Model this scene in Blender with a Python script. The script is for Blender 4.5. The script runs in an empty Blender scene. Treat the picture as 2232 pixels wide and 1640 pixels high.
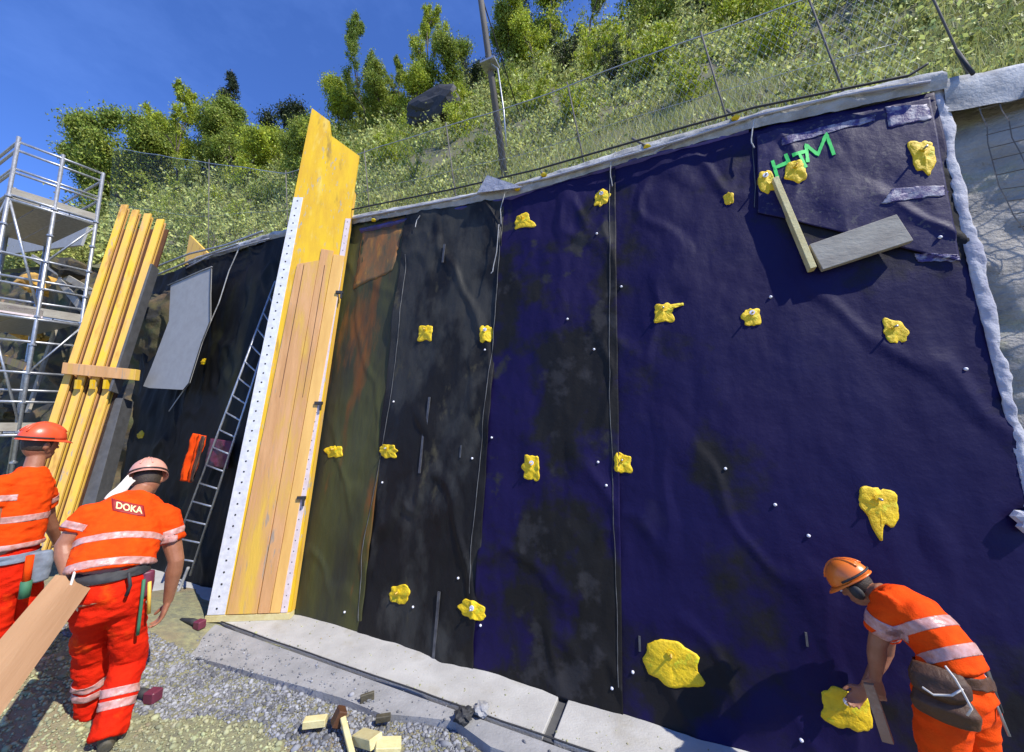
import bpy, bmesh, math, random
import numpy as np
from mathutils import Vector, Matrix, noise
from mathutils.bvhtree import BVHTree
random.seed(7)
rng = np.random.default_rng(7)
R = math.radians
S = bpy.context.scene
COL = S.collection

# ------------------------------------------------------------------ camera, sky, sun, exposure
H = 2.1; FPX = 800.0; TILT = R(7.0)
cd = bpy.data.cameras.new('camera'); cam = bpy.data.objects.new('camera', cd); COL.objects.link(cam)
cam.location = (0, 0, H); cam.rotation_euler = (R(90) + TILT, 0, 0)
cd.sensor_width = 36; cd.lens = 36 * FPX / 2232; cd.clip_start = 0.05; cd.clip_end = 2000
S.camera = cam
SUN = Vector((0.80, -0.60, 0)).normalized() * math.cos(R(50)) + Vector((0, 0, math.sin(R(50))))
W_ = bpy.data.worlds.new('World'); S.world = W_; W_.use_nodes = True
wt = W_.node_tree; bg = wt.nodes['Background']
sk = wt.nodes.new('ShaderNodeTexSky'); sk.sky_type = 'NISHITA'; sk.sun_disc = False
sk.sun_elevation = R(50); sk.sun_rotation = math.atan2(SUN.x, SUN.y)
sk.altitude = 1800; sk.air_density = 1.0; sk.dust_density = 0.1; sk.ozone_density = 5.0
tc = wt.nodes.new('ShaderNodeTexCoord'); mp = wt.nodes.new('ShaderNodeMapping'); mp.inputs['Scale'].default_value = (1.3, 1.3, 2.6)
nz = wt.nodes.new('ShaderNodeTexNoise'); nz.inputs['Scale'].default_value = 1.9; nz.inputs['Detail'].default_value = 9; nz.inputs['Roughness'].default_value = .6
rp = wt.nodes.new('ShaderNodeValToRGB'); rp.color_ramp.elements[0].position = .5; rp.color_ramp.elements[1].position = .8
rp.color_ramp.elements[0].color = (0, 0, 0, 1); rp.color_ramp.elements[1].color = (.16, .16, .16, 1)
mx = wt.nodes.new('ShaderNodeMixRGB'); mx.inputs[2].default_value = (3.4, 4.4, 6.6, 1)
wt.links.new(tc.outputs['Generated'], mp.inputs[0]); wt.links.new(mp.outputs[0], nz.inputs['Vector'])
wt.links.new(nz.outputs['Fac'], rp.inputs[0]); wt.links.new(rp.outputs[0], mx.inputs[0])
wt.links.new(sk.outputs[0], mx.inputs[1])
tn = wt.nodes.new('ShaderNodeMixRGB'); tn.blend_type = 'MULTIPLY'; tn.inputs[0].default_value = 1; tn.inputs[2].default_value = (.66, .88, 1.38, 1)
wt.links.new(mx.outputs[0], tn.inputs[1]); wt.links.new(tn.outputs[0], bg.inputs[0])
bg.inputs[1].default_value = 0.15
sd = bpy.data.lights.new('sun', 'SUN'); sd.energy = 4.6; sd.angle = R(0.5); sd.color = (1, .95, .86)
sun = bpy.data.objects.new('sun', sd); COL.objects.link(sun); sun.rotation_euler = (-SUN).to_track_quat('-Z', 'Y').to_euler()
S.view_settings.view_transform = 'Standard'; S.view_settings.look = 'None'
S.view_settings.exposure = 0.42; S.view_settings.gamma = 1; S.view_settings.use_curve_mapping = False

# ------------------------------------------------------------------ the frame of the site
CAM = Vector((0, 0, H)); cT, sT = math.cos(TILT), math.sin(TILT)
def ray(px, py):
    u = 820 - py
    return Vector((px - 1116, FPX * cT - u * sT, FPX * sT + u * cT))
def Pz(px, py, z):
    d = ray(px, py); return CAM + d * ((z - H) / d.z)
def Pt(px, py, t): return CAM + ray(px, py) * t
def Ppl(px, py, q, nrm):
    d = ray(px, py); return CAM + d * ((q - CAM).dot(nrm) / d.dot(nrm))
A0 = Pz(635, 1330, 0); B0 = Pz(1650, 1640, 0)
D = (B0 - A0); D.z = 0; D.normalize()                    # along the wall, to the right
NB = Vector((-D.y, D.x, 0)).normalized()                  # into the hill
LEAN = R(6.85)
U = (NB * math.sin(LEAN) + Vector((0, 0, math.cos(LEAN)))).normalized()
NO = D.cross(U).normalized()
if NO.dot(CAM - A0) < 0: NO = -NO
def W(s, u, o=0.0): return A0 + D * s + U * u + NO * o
def su(px, py, o=0.0):
    p = Ppl(px, py, A0 + NO * o, NO) - A0
    return p.dot(D), p.dot(U)
def interp(tab, x):
    return float(np.interp(x, [a for a, b in tab], [b for a, b in tab]))
crest = [su(*p) for p in [(150, 575), (345, 603), (600, 522), (780, 488), (1110, 433), (1380, 352), (1640, 284), (2018, 205), (2232, 165)]]
crest = [(-30, crest[0][1] + 3), (crest[0][0] - 4, crest[0][1] + .6)] + crest + [(crest[-1][0] + 6, crest[-1][1] + 1.0), (30, crest[-1][1] + 1.6)]
def uc(s): return interp(crest, s)

# ------------------------------------------------------------------ mesh helpers
WM = {}
def wm(o): return WM.get(o.name, Matrix.Identity(4)) if o else Matrix.Identity(4)
def tag(o, label=None, cat=None, group=None, kind=None):
    if label: o['label'] = label
    if cat: o['category'] = cat
    if group: o['group'] = group
    if kind: o['kind'] = kind
    return o
def thing(name, label, cat, loc, group=None, rz=0):
    o = bpy.data.objects.new(name, None); COL.objects.link(o); o.empty_display_size = .1
    o.location = loc; o.rotation_euler = (0, 0, rz)
    WM[o.name] = Matrix.Translation(Vector(loc)) @ Matrix.Rotation(rz, 4, 'Z')
    return tag(o, label, cat, group)
def obj(name, V, F, mat, parent=None, smooth=False, kind=None):
    V = np.asarray(V, dtype=float).reshape(-1, 3)
    if parent:
        M4 = np.array(wm(parent).inverted()); V = V @ M4[:3, :3].T + M4[:3, 3]
    me = bpy.data.meshes.new(name)
    if isinstance(F, np.ndarray):
        n, k = F.shape
        me.vertices.add(len(V)); me.vertices.foreach_set('co', V.ravel())
        me.loops.add(n * k); me.loops.foreach_set('vertex_index', F.ravel().astype(np.int32))
        me.polygons.add(n); me.polygons.foreach_set('loop_start', np.arange(0, n * k, k, dtype=np.int32))
        try: me.polygons.foreach_set('loop_total', np.full(n, k, dtype=np.int32))
        except Exception: pass
        me.update(calc_edges=True)
    else:
        me.from_pydata([tuple(v) for v in V], [], F); me.update()
    if smooth: me.polygons.foreach_set('use_smooth', [True] * len(me.polygons))
    for m in (mat if isinstance(mat, (list, tuple)) else [mat]): me.materials.append(m)
    o = bpy.data.objects.new(name, me); COL.objects.link(o)
    if parent: o.parent = parent; WM[o.name] = wm(parent)
    if kind: o['kind'] = kind
    return o
class MB:
    def __init__(s): s.V = []; s.F = []
    def add(s, V, F):
        n = len(s.V); s.V += [Vector(v) for v in V]; s.F += [tuple(i + n for i in f) for f in F]; return s
    def box(s, c, ax, ay, az):        # centre and three half-axis vectors
        c = Vector(c); V = []
        for i in (-1, 1):
            for j in (-1, 1):
                for k in (-1, 1): V.append(c + ax * i + ay * j + az * k)
        return s.add(V, [(0, 1, 3, 2), (4, 6, 7, 5), (0, 4, 5, 1), (2, 3, 7, 6), (0, 2, 6, 4), (1, 5, 7, 3)])
    def tube(s, pts, r, n=8, cap=True):
        pts = [Vector(p) for p in pts]; rr = r if isinstance(r, (list, tuple)) else [r] * len(pts)
        V = []; F = []; prev = None
        for i, p in enumerate(pts):
            t = (pts[min(i + 1, len(pts) - 1)] - pts[max(i - 1, 0)]).normalized()
            if prev is None:
                a = t.orthogonal().normalized()
            else:
                a = (prev - t * prev.dot(t)); a = a.normalized() if a.length > 1e-6 else t.orthogonal().normalized()
            prev = a; b = t.cross(a)
            for k in range(n):
                th = 2 * math.pi * k / n; V.append(p + (a * math.cos(th) + b * math.sin(th)) * rr[i])
        for i in range(len(pts) - 1):
            for k in range(n):
                k2 = (k + 1) % n; F.append((i * n + k, i * n + k2, (i + 1) * n + k2, (i + 1) * n + k))
        if cap:
            F.append(tuple(reversed(range(n)))); F.append(tuple(range((len(pts) - 1) * n, len(pts) * n)))
        return s.add(V, F)
    def loft(s, rings, n=18):         # rings: (point, side vector, half width, half depth)
        pts = [Vector(r[0]) for r in rings]; V = []; F = []
        for i, (p, sd_, a, b) in enumerate(rings):
            t = (pts[min(i + 1, len(pts) - 1)] - pts[max(i - 1, 0)]).normalized()
            x = Vector(sd_); x = (x - t * x.dot(t)).normalized(); y = t.cross(x)
            for k in range(n):
                th = 2 * math.pi * k / n; V.append(pts[i] + x * math.cos(th) * a + y * math.sin(th) * b)
        for i in range(len(pts) - 1):
            for k in range(n):
                k2 = (k + 1) % n; F.append((i * n + k, i * n + k2, (i + 1) * n + k2, (i + 1) * n + k))
        F.append(tuple(reversed(range(n)))); F.append(tuple(range((len(pts) - 1) * n, len(pts) * n)))
        return s.add(V, F)
    def ball(s, c, ax, ay, az, nu=14, nv=9):
        V = []; F = []; c = Vector(c)
        for j in range(nv + 1):
            ph = math.pi * j / nv
            for i in range(nu):
                th = 2 * math.pi * i / nu
                V.append(c + ax * math.sin(ph) * math.cos(th) + ay * math.sin(ph) * math.sin(th) + az * math.cos(ph))
        for j in range(nv):
            for i in range(nu):
                i2 = (i + 1) % nu; F.append((j * nu + i, (j + 1) * nu + i, (j + 1) * nu + i2, j * nu + i2))
        return s.add(V, F)
    def build(s, name, mat, parent=None, smooth=False, bevel=0, kind=None):
        o = obj(name, [tuple(v) for v in s.V], s.F, mat, parent, smooth, kind)
        if bevel:
            bm = bmesh.new(); bm.from_mesh(o.data); bmesh.ops.bevel(bm, geom=bm.edges[:], offset=bevel, segments=1, affect='EDGES')
            bm.to_mesh(o.data); bm.free()
        return o
def grid(fn, na, nb, name, mat, parent=None, smooth=True, kind=None):
    V = np.array([tuple(fn(i / na, j / nb)) for j in range(nb + 1) for i in range(na + 1)])
    F = np.array([(j * (na + 1) + i, j * (na + 1) + i + 1, (j + 1) * (na + 1) + i + 1, (j + 1) * (na + 1) + i) for j in range(nb) for i in range(na)])
    return obj(name, V, F, mat, parent, smooth, kind)
def fbm(p, oct=4, sc=1.0): return noise.fractal(Vector(p) * sc, 1.0, 2.0, oct)

# ------------------------------------------------------------------ materials
def material(name, c1, c2=None, scale=6, rough=.7, bump=0, bscale=None, metal=0, stretch=(1, 1, 1), lo=.35, hi=.65, spec=.5, coat=0,
             c3=None, c3scale=2, c3lo=.55, c3hi=.7, trans=None, island=0, detail=6, rough2=None, spots=()):
    m = bpy.data.materials.new(name); m.use_nodes = True; nt = m.node_tree; N = nt.nodes; L = nt.links
    b = N['Principled BSDF']; b.inputs['Roughness'].default_value = rough; b.inputs['Metallic'].default_value = metal
    b.inputs['Specular IOR Level'].default_value = spec
    if coat: b.inputs['Coat Weight'].default_value = coat; b.inputs['Coat Roughness'].default_value = .25
    t = N.new('ShaderNodeTexCoord'); mpn = N.new('ShaderNodeMapping'); mpn.inputs['Scale'].default_value = stretch
    L.new(t.outputs['Object'], mpn.inputs[0])
    def nn(sc, det=detail, r=.6):
        x = N.new('ShaderNodeTexNoise'); x.inputs['Scale'].default_value = sc; x.inputs['Detail'].default_value = det; x.inputs['Roughness'].default_value = r
        L.new(mpn.outputs[0], x.inputs['Vector']); return x
    def ramp(a, lo_, hi_):
        r_ = N.new('ShaderNodeMapRange'); r_.inputs[1].default_value = lo_; r_.inputs[2].default_value = hi_; L.new(a, r_.inputs[0]); return r_.outputs[0]
    col = None
    b.inputs['Base Color'].default_value = (*c1, 1)
    if c2:
        mxn = N.new('ShaderNodeMixRGB'); mxn.inputs[1].default_value = (*c1, 1); mxn.inputs[2].default_value = (*c2, 1)
        L.new(ramp(nn(scale).outputs['Fac'], lo, hi), mxn.inputs[0]); col = mxn.outputs[0]
    if c3:
        mxn = N.new('ShaderNodeMixRGB'); mxn.inputs[1].default_value = (*c1, 1); mxn.inputs[2].default_value = (*c3, 1)
        if col: L.new(col, mxn.inputs[1])
        L.new(ramp(nn(c3scale).outputs['Fac'], c3lo, c3hi), mxn.inputs[0]); col = mxn.outputs[0]
    for (sc_, ssc, s0_, s1_) in spots:
        mxn = N.new('ShaderNodeMixRGB'); mxn.inputs[2].default_value = (*sc_, 1); L.new(col, mxn.inputs[1]); mu = N.new('ShaderNodeMath'); mu.operation = 'MULTIPLY'
        L.new(ramp(nn(ssc, 3).outputs['Fac'], s0_, s1_), mu.inputs[0]); L.new(ramp(nn(ssc * .13, 3).outputs['Fac'], .42, .58), mu.inputs[1]); L.new(mu.outputs[0], mxn.inputs[0]); col = mxn.outputs[0]
    if island:
        g = N.new('ShaderNodeNewGeometry'); hs = N.new('ShaderNodeHueSaturation')
        mr = N.new('ShaderNodeMapRange'); mr.inputs[3].default_value = 1 - island; mr.inputs[4].default_value = 1 + island
        L.new(g.outputs['Random Per Island'], mr.inputs[0]); L.new(mr.outputs[0], hs.inputs['Value'])
        m2 = N.new('ShaderNodeMapRange'); m2.inputs[3].default_value = .48; m2.inputs[4].default_value = .52
        mm = N.new('ShaderNodeMath'); mm.operation = 'MULTIPLY'; mm.inputs[1].default_value = 7.13; L.new(g.outputs['Random Per Island'], mm.inputs[0])
        fr = N.new('ShaderNodeMath'); fr.operation = 'FRACT'; L.new(mm.outputs[0], fr.inputs[0]); L.new(fr.outputs[0], m2.inputs[0]); L.new(m2.outputs[0], hs.inputs['Hue'])
        hs.inputs['Color'].default_value = (*c1, 1)
        if col: L.new(col, hs.inputs['Color'])
        col = hs.outputs[0]
    if col: L.new(col, b.inputs['Base Color'])
    if rough2 is not None:
        mr = N.new('ShaderNodeMapRange'); mr.inputs[1].default_value = .35; mr.inputs[2].default_value = .65; mr.inputs[3].default_value = rough; mr.inputs[4].default_value = rough2
        L.new(nn(scale * 1.7).outputs['Fac'], mr.inputs[0]); L.new(mr.outputs[0], b.inputs['Roughness'])
    if bump:
        bn = N.new('ShaderNodeBump'); bn.inputs['Strength'].default_value = min(1, bump * 1.0); bn.inputs['Distance'].default_value = .02 * max(1, bump)
        L.new(nn(bscale or scale * 4, 8).outputs['Fac'], bn.inputs['Height']); L.new(bn.outputs[0], b.inputs['Normal'])
    if trans:
        tr = N.new('ShaderNodeBsdfTranslucent'); ms = N.new('ShaderNodeMixShader'); ms.inputs[0].default_value = trans
        if col:
            L.new(col, tr.inputs[0])
        else: tr.inputs[0].default_value = (*c1, 1)
        o_ = N['Material Output']; L.new(b.outputs[0], ms.inputs[1]); L.new(tr.outputs[0], ms.inputs[2]); L.new(ms.outputs[0], o_.inputs[0])
    return m
m_navy = material('navy membrane', (.0060, .0028, .042), (.009, .008, .009), 1.0, .5, .35, 9, lo=.54, hi=.62, spec=.2, c3=(.013, .009, .046), c3scale=2.6, c3lo=.62, c3hi=.72, rough2=.7, detail=9)
m_navy2 = material('blackened navy membrane', (.008, .004, .044), (.010, .009, .008), 1.0, .5, .4, 8, lo=.47, hi=.54, spec=.2, rough2=.7, c3=(.028, .026, .026), c3scale=2.2, c3lo=.56, c3hi=.62, detail=9)
m_navyf = material('blue flap membrane', (.008, .004, .048), (.020, .014, .066), 1.6, .5, .35, 9, lo=.5, hi=.62, spec=.25, rough2=.65, spots=[((.06, .055, .075), 30, .56, .64)])
m_black = material('black membrane', (.011, .010, .009), (.036, .035, .030), 1.5, .45, .5, 8, stretch=(1.3, 1.3, .7), lo=.48, hi=.58, spec=.2, rough2=.65, c3=(.075, .065, .035), c3scale=2.8, c3lo=.62, c3hi=.72, detail=9)
m_olive = material('dusty membrane', (.030, .030, .020), (.085, .085, .018), 1.1, .42, .4, 7, stretch=(2, 2, .35), lo=.35, hi=.7, c3=(.16, .06, .012), c3scale=1.5, c3lo=.56, c3hi=.68, spec=.25, rough2=.6)  # orange brown blotches paint the panel's reflection over the dusty olive
m_deep = material('dark membrane', (.006, .006, .006), (.022, .024, .012), 1.3, .6, .3, 8, stretch=(1.5, 1.5, .4), lo=.5, hi=.75, spec=.15)
m_conc = material('concrete', (.48, .47, .44), (.33, .32, .30), 2.6, .9, .3, 60, c3=(.30, .27, .20), c3scale=1.5, c3lo=.58, c3hi=.75, detail=10, lo=.3, hi=.7)
m_conc2 = material('grey concrete', (.34, .335, .33), (.22, .22, .22), 4, .9, .35, 45, lo=.3, hi=.7)
m_gravel = material('gravel ground', (.32, .31, .16), (.18, .18, .12), 14, .95, .9, 60, c3=(.26, .20, .12), c3scale=1.3, c3lo=.5, c3hi=.66)
m_stone = material('crushed stone', (.36, .37, .19), (.26, .26, .16), 2.2, .9, .2, 40, c3=(.42, .26, .15), c3scale=1.6, c3lo=.54, c3hi=.66, island=.38)
m_stone2 = material('grey crushed stone', (.27, .275, .285), (.16, .165, .18), 3, .9, .2, 40, island=.55)
m_fleece = material('grey geotextile', (.40, .40, .39), (.24, .24, .24), 5, .9, .5, 30, c3=(.56, .56, .55), c3scale=3)
m_white = material('white fabric', (.46, .46, .48), (.30, .30, .36), 6, .75, .8, 18)
m_shot = material('sprayed concrete', (.44, .41, .36), (.28, .26, .23), 3, .95, 1.4, 16, c3=(.36, .36, .18), c3scale=1.4, stretch=(1, 1, 1.6))
m_rock = material('rock', (.13, .085, .045), (.05, .065, .025), 2.3, .9, 1, 9, c3=(.03, .03, .03), c3scale=3.1, c3lo=.5, c3hi=.6)
m_soil = material('hill soil', (.10, .11, .04), (.15, .13, .07), 2.2, .95, .8, 10)
m_yel = material('yellow formwork face', (.82, .52, .012), (.70, .40, .02), 7, .5, .1, 30, stretch=(1, 1, .25), c3=(.8, .60, .14), c3scale=5, c3lo=.58, c3hi=.75, spots=[((.42, .38, .28), 26, .60, .66), ((.40, .24, .03), 9, .58, .72)])
m_wood = material('pale timber', (.66, .36, .15), (.50, .25, .09), 8, .7, .2, 40, stretch=(1, 1, .10), c3=(.70, .44, .06), c3scale=4, c3lo=.46, c3hi=.6, spots=[((.36, .28, .20), 22, .60, .67), ((.30, .17, .07), 6, .58, .72)])
m_beam = material('yellow beam', (.82, .50, .06), (.74, .42, .10), 9, .6, .12, 30, stretch=(1, 1, .2), c3=(.84, .52, .02), c3scale=4, spots=[((.40, .33, .24), 20, .58, .66), ((.40, .18, .04), 7, .56, .7)])
m_beamw = material('beam web', (.10, .038, .012), (.07, .025, .01), 8, .7, .1)  # brown darkened to paint the shade in the gaps between girders
m_plank = material('spruce plank', (.46, .27, .14), (.33, .18, .085), 3.5, .75, .3, 30, stretch=(.10, 1.6, 1.6), c3=(.52, .33, .18), c3scale=14)
m_greyw = material('weathered timber', (.38, .35, .28), (.28, .25, .20), 10, .8, .25, 40, stretch=(.5, .5, 1))
m_chip = material('fresh offcut', (.68, .60, .30), (.60, .50, .22), 14, .7, .2)
m_steel = material('galvanised steel', (.50, .51, .52), (.34, .35, .36), 20, .42, .05, 60, metal=.7)
m_whites = material('white enamel steel', (.74, .74, .74), (.60, .60, .60), 18, .4, .05, spec=.5)
m_pinks = material('dusty enamel steel', (.70, .60, .58), (.62, .50, .46), 18, .5, .05)
m_dark = material('dark rubber', (.02, .02, .022), (.035, .035, .035), 15, .7, .1)
m_grey = material('grey felt', (.34, .34, .33), (.30, .30, .29), 8, .85, .15, 60)
m_side = material('panel side with painted shade', (.10, .10, .10), (.07, .07, .07), 10, .6, .1)
m_foam = material('yellow foam', (.88, .60, .005), (.74, .48, .005), 14, .6, .5, 40, c3=(.55, .60, .02), c3scale=9, c3lo=.58, c3hi=.68)
m_pin = material('pale pin head', (.75, .75, .80), None, 5, .5)
m_green = material('green spray paint', (.06, .80, .14), (.04, .60, .10), 20, .6)
m_tape = material('seam tape', (.10, .10, .10), (.04, .04, .045), 12, .45, .1)
m_or = material('orange work cloth', (.92, .085, .004), (.80, .055, .003), 12, .85, .3, 160, lo=.3, hi=.7, spec=.12)
m_red = material('red work cloth', (.72, .022, .003), (.58, .010, .002), 10, .85, .35, 140, lo=.3, hi=.7, spec=.12, c3=(.85, .07, .004), c3scale=5)
m_refl = material('reflective tape', (.60, .36, .33), (.46, .20, .15), 30, .35, .1, 200)
m_skin = material('skin', (.36, .155, .085), (.30, .12, .06), 16, .5, .08, 120)
m_hair = material('hair', (.03, .02, .015), (.05, .035, .02), 60, .6, .4, 160)
m_helo = material('orange helmet plastic', (.85, .20, .02), (.78, .17, .02), 10, .35, .03, coat=.2)
m_help = material('faded helmet plastic', (.72, .36, .26), (.64, .30, .22), 10, .4, .03)
m_helr = material('red helmet plastic', (.85, .10, .03), (.75, .08, .02), 10, .35, .03, coat=.2)
m_leath = material('brown leather', (.10, .04, .014), (.05, .02, .008), 10, .6, .3, 60)
m_boot = material('work boot leather', (.10, .085, .05), (.05, .045, .03), 12, .65, .3, 60)
m_maroon = material('maroon plastic', (.16, .03, .055), (.12, .02, .04), 12, .45, .05)
m_logor = material('logo red', (.30, .012, .01), None, 5, .6)
m_logoy = material('logo print', (.85, .80, .35), None, 5, .6)
m_bluep = material('blue grey cloth', (.22, .26, .32), (.15, .18, .22), 15, .8, .2)
m_teal = material('green cord', (.04, .16, .08), None, 5, .7)
m_cream = material('cream cloth', (.68, .62, .54), None, 5, .8)
m_bark = material('bark', (.13, .10, .075), (.07, .055, .04), 10, .9, .8, 30, stretch=(1, 1, .3))
m_pole = material('grey weathered pole', (.15, .135, .115), (.10, .09, .08), 8, .85, .3, 40, stretch=(1, 1, .2))
def leafm(n, c1, c2, isl=.5): return material(n, c1, c2, 1.6, .55, trans=.35, island=isl, lo=.4, hi=.62, spec=.3)
m_leaf = [leafm('mid green leaves', (.20, .27, .04), (.32, .37, .06)), leafm('yellow green leaves', (.46, .52, .05), (.27, .34, .04)),
          leafm('dark green leaves', (.03, .05, .02), (.06, .08, .025)), leafm('light feathery leaves', (.18, .26, .05), (.27, .34, .05))]
m_ground_leaf = leafm('hillside plants', (.50, .54, .18), (.30, .33, .10), .7)
m_grassb = leafm('dry grass', (.46, .46, .18), (.32, .36, .10), .4)
def bvh(o):
    M4 = wm(o); return BVHTree.FromPolygons([M4 @ v.co for v in o.data.vertices], [list(q.vertices) for q in o.data.polygons])
def wrap(tree, V, dr, off):
    out = []
    for v in V:
        h = tree.ray_cast(v - dr * .6, dr); out.append((h[0] - dr * off) if h[0] else v)
    return out

Z = Vector((0, 0, 1))
# ------------------------------------------------------------------ ground and footing
GZ = -0.06
def gz(x, y):
    m = 0.42 * math.exp(-(((x + 4.3) / 1.1) ** 2 + ((y - 3.3) / 1.2) ** 2)) + .05 * fbm((x, y, 0), 3, .8)
    far = max(0, math.hypot(x, y - 2) - 60); return GZ + m - .02 + far * 0
obj('ground', *(lambda xs, ys: (np.array([(x, y, gz(x, y)) for y in ys for x in xs]),
    np.array([(j * len(xs) + i, j * len(xs) + i + 1, (j + 1) * len(xs) + i + 1, (j + 1) * len(xs) + i) for j in range(len(ys) - 1) for i in range(len(xs) - 1)])))(
    np.concatenate([[-400, -100, -30], np.arange(-12, 8, .16), [12, 30, 100, 400]]), np.concatenate([[-400, -100, -20], np.arange(-2, 9, .16), [14, 30, 100, 400]])),
    m_gravel, None, True)['kind'] = 'structure'
j0 = Pz(450, 1343, 0); j1 = Pz(1300, 1640, 0); jd = (j1 - j0).normalized()
def jl(k): return j0 + jd * k
foot = thing('concrete_footing', 'pale concrete footing slab running along the foot of the membrane wall, split by dark joints', 'footing', tuple(A0))
def slab(name, k0, k1, mat, zt=0, seed=0):
    # strip of slab between the joint line and the wall, from k0 to k1 along the joint line
    m = MB(); pts = []
    a = jl(k0); b = jl(k1); ia = a + NB * 0; 
    def towall(p):
        dist = (A0 - p).dot(NB); return p + NB * (dist + .25)
    poly = [a, b, towall(b), towall(a)]
    V = [Vector((p.x, p.y, zt)) for p in poly] + [Vector((p.x, p.y, zt - .3)) for p in poly]
    m.add(V, [(0, 1, 2, 3), (7, 6, 5, 4), (0, 4, 5, 1), (1, 5, 6, 2), (2, 6, 7, 3), (3, 7, 4, 0)])
    return m.build(name, mat, foot, bevel=.006)
kj = (Pz(1200, 1583, 0) - j0).dot(jd)
slab('slab', -2.2, -.05, m_conc); slab('slab', -.045, kj - .03, m_conc); slab('slab', kj + .045, kj + 6, m_conc)
slab('joint_filler', kj - .035, kj + .05, m_side, -.03)
# lower grey strip in front of the joint
m = MB(); low = [(-600, 1372), (250, 1402), (345, 1420), (430, 1432), (515, 1455), (590, 1476), (658, 1495), (745, 1520), (829, 1554), (920, 1562), (994, 1571), (1090, 1590), (1200, 1640), (1500, 1780), (2200, 2100)]
V = []; n_ = len(low)
for q in low:
    p = Pz(q[0], q[1], -.02); k = max(-2.2, (p - j0).dot(jd)); e = jl(k) - NB * .035
    if (e - p).dot(NB) < .02: p = e - NB * .03
    if q[0] > 1000: p = e - NB * (.16 + .05 * math.sin(q[0]))
    V += [(e.x, e.y, -.02), (p.x, p.y, -.025), (p.x, p.y, -.3), (e.x, e.y, -.3)]
F = []
for i in range(n_ - 1):
    a = i * 4; b = a + 4
    F += [(a, a + 1, b + 1, b), (a + 1, a + 2, b + 2, b + 1), (a + 3, a, b, b + 3)]
m.add(V, F); m.build('lower_strip', m_conc2, foot)
m = MB(); m.tube([jl(k) - NB * .016 + NB * .012 * fbm((k, 0, 0), 3, 1.3) + Z * .004 for k in np.arange(-2.2, 6, .12)], .006, 6); tag(m.build('black_cable', m_dark, None, True), 'thin black cable lying in the joint along the concrete footing', 'cable')

# ------------------------------------------------------------------ crushed stones
ico = bmesh.new(); bmesh.ops.create_icosphere(ico, subdivisions=1, radius=1)
IV = np.array([v.co[:] for v in ico.verts]); IF = np.array([[v.index for v in f.verts] for f in ico.faces]); ico.free()
def stones(name, P, sz, mat, label):
    n = len(P); v = IV[None] * (1 + rng.uniform(-.3, .3, (n, len(IV), 1))) * (sz[:, None, None] * rng.uniform(.55, 1.15, (n, 1, 3)))
    a = rng.uniform(0, 6.28, n); c, s_ = np.cos(a), np.sin(a)
    x = v[..., 0] * c[:, None] - v[..., 1] * s_[:, None]; y = v[..., 0] * s_[:, None] + v[..., 1] * c[:, None]
    V = np.stack([x, y, v[..., 2] * .8], -1) + P[:, None, :]
    F = (IF[None] + (np.arange(n) * len(IV))[:, None, None]).reshape(-1, 3)
    o = obj(name, V.reshape(-1, 3), F, mat, None, False, 'stuff'); o['label'] = label; return o
def scatter(n, x0, x1, y0, y1, cond):
    P = []
    while len(P) < n:
        x = random.uniform(x0, x1); y = random.uniform(y0, y1)
        if cond(x, y): P.append((x, y, gz(x, y) + random.uniform(-.002, .006)))
    return np.array(P)
lowpts = [Pz(q[0], q[1], -.02) for q in low[1:-2]]
def edge_d(x, y):           # metres in front of the lower strip
    p = Vector((x, y, 0)); xs = [(q - j0).dot(jd) for q in lowpts]; k = (p - j0).dot(jd)
    ds = [(jl(kk) - q).dot(NB) for kk, q in zip(xs, lowpts)]
    return (jl(k) - p).dot(NB) - float(np.interp(k, xs, ds))
def greyzone(x, y):
    return edge_d(x, y) < .38 + .25 * fbm((x, y, 0), 3, 1.5) and edge_d(x, y) > -.04
P = scatter(21000, -5.5, 1.2, 1.2, 4.6, lambda x, y: edge_d(x, y) > -.02 and not greyzone(x, y) and random.random() < 1)
stones('crushed_stone', P, rng.gamma(2.4, .0034, len(P)) + .003, m_stone, 'tan and greenish crushed stone on the ground in front of the footing')
P = scatter(17000, -4.8, 1.6, 1.2, 4.6, lambda x, y: greyzone(x, y))
stones('grey_crushed_stone', P, rng.gamma(2.4, .0032, len(P)) + .002, m_stone2, 'grey crushed stone along the edge of the footing')
P = np.array([[p.x, p.y, -.018] for p in [(j0 + jd * random.uniform(-1, 5) - NB * (.02 + .45 * random.random() ** .6)) for _ in range(1500)] if -.35 < edge_d(p.x, p.y) < .02])
stones('loose_grit', P, rng.gamma(2.0, .0026, len(P)) + .0015, m_stone2, 'loose grit spilled over the lower strip of the footing')
P = np.array([[p.x, p.y, .001] for p in [(j0 + jd * random.uniform(-.5, 5) + NB * (.6 * random.random() ** 2)) for _ in range(420)]])
stones('slab_grit', P, rng.gamma(2.0, .0018, len(P)) + .001, m_stone, 'scattered grit and crumbs on top of the footing slab')
for (px, py, w, lb) in [(1012, 1565, .062, 'darker of two dirt clods beside the dark joint'), (1052, 1552, .055, 'paler of two dirt clods on the dark joint of the footing')]:
    p = Pz(px, py, 0); bmx = bmesh.new(); bmesh.ops.create_icosphere(bmx, subdivisions=3, radius=w)
    for v in bmx.verts: v.co *= (1 + .5 * fbm(v.co * 30, 3)); v.co.z *= .7; v.co += p + Z * .02
    o = obj('dirt_clod', [v.co[:] for v in bmx.verts], [[v.index for v in f.verts] for f in bmx.faces], m_dark if px < 1030 else m_conc2); bmx.free()
    tag(o, lb, 'clod', 'dirt clods on the footing')

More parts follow.
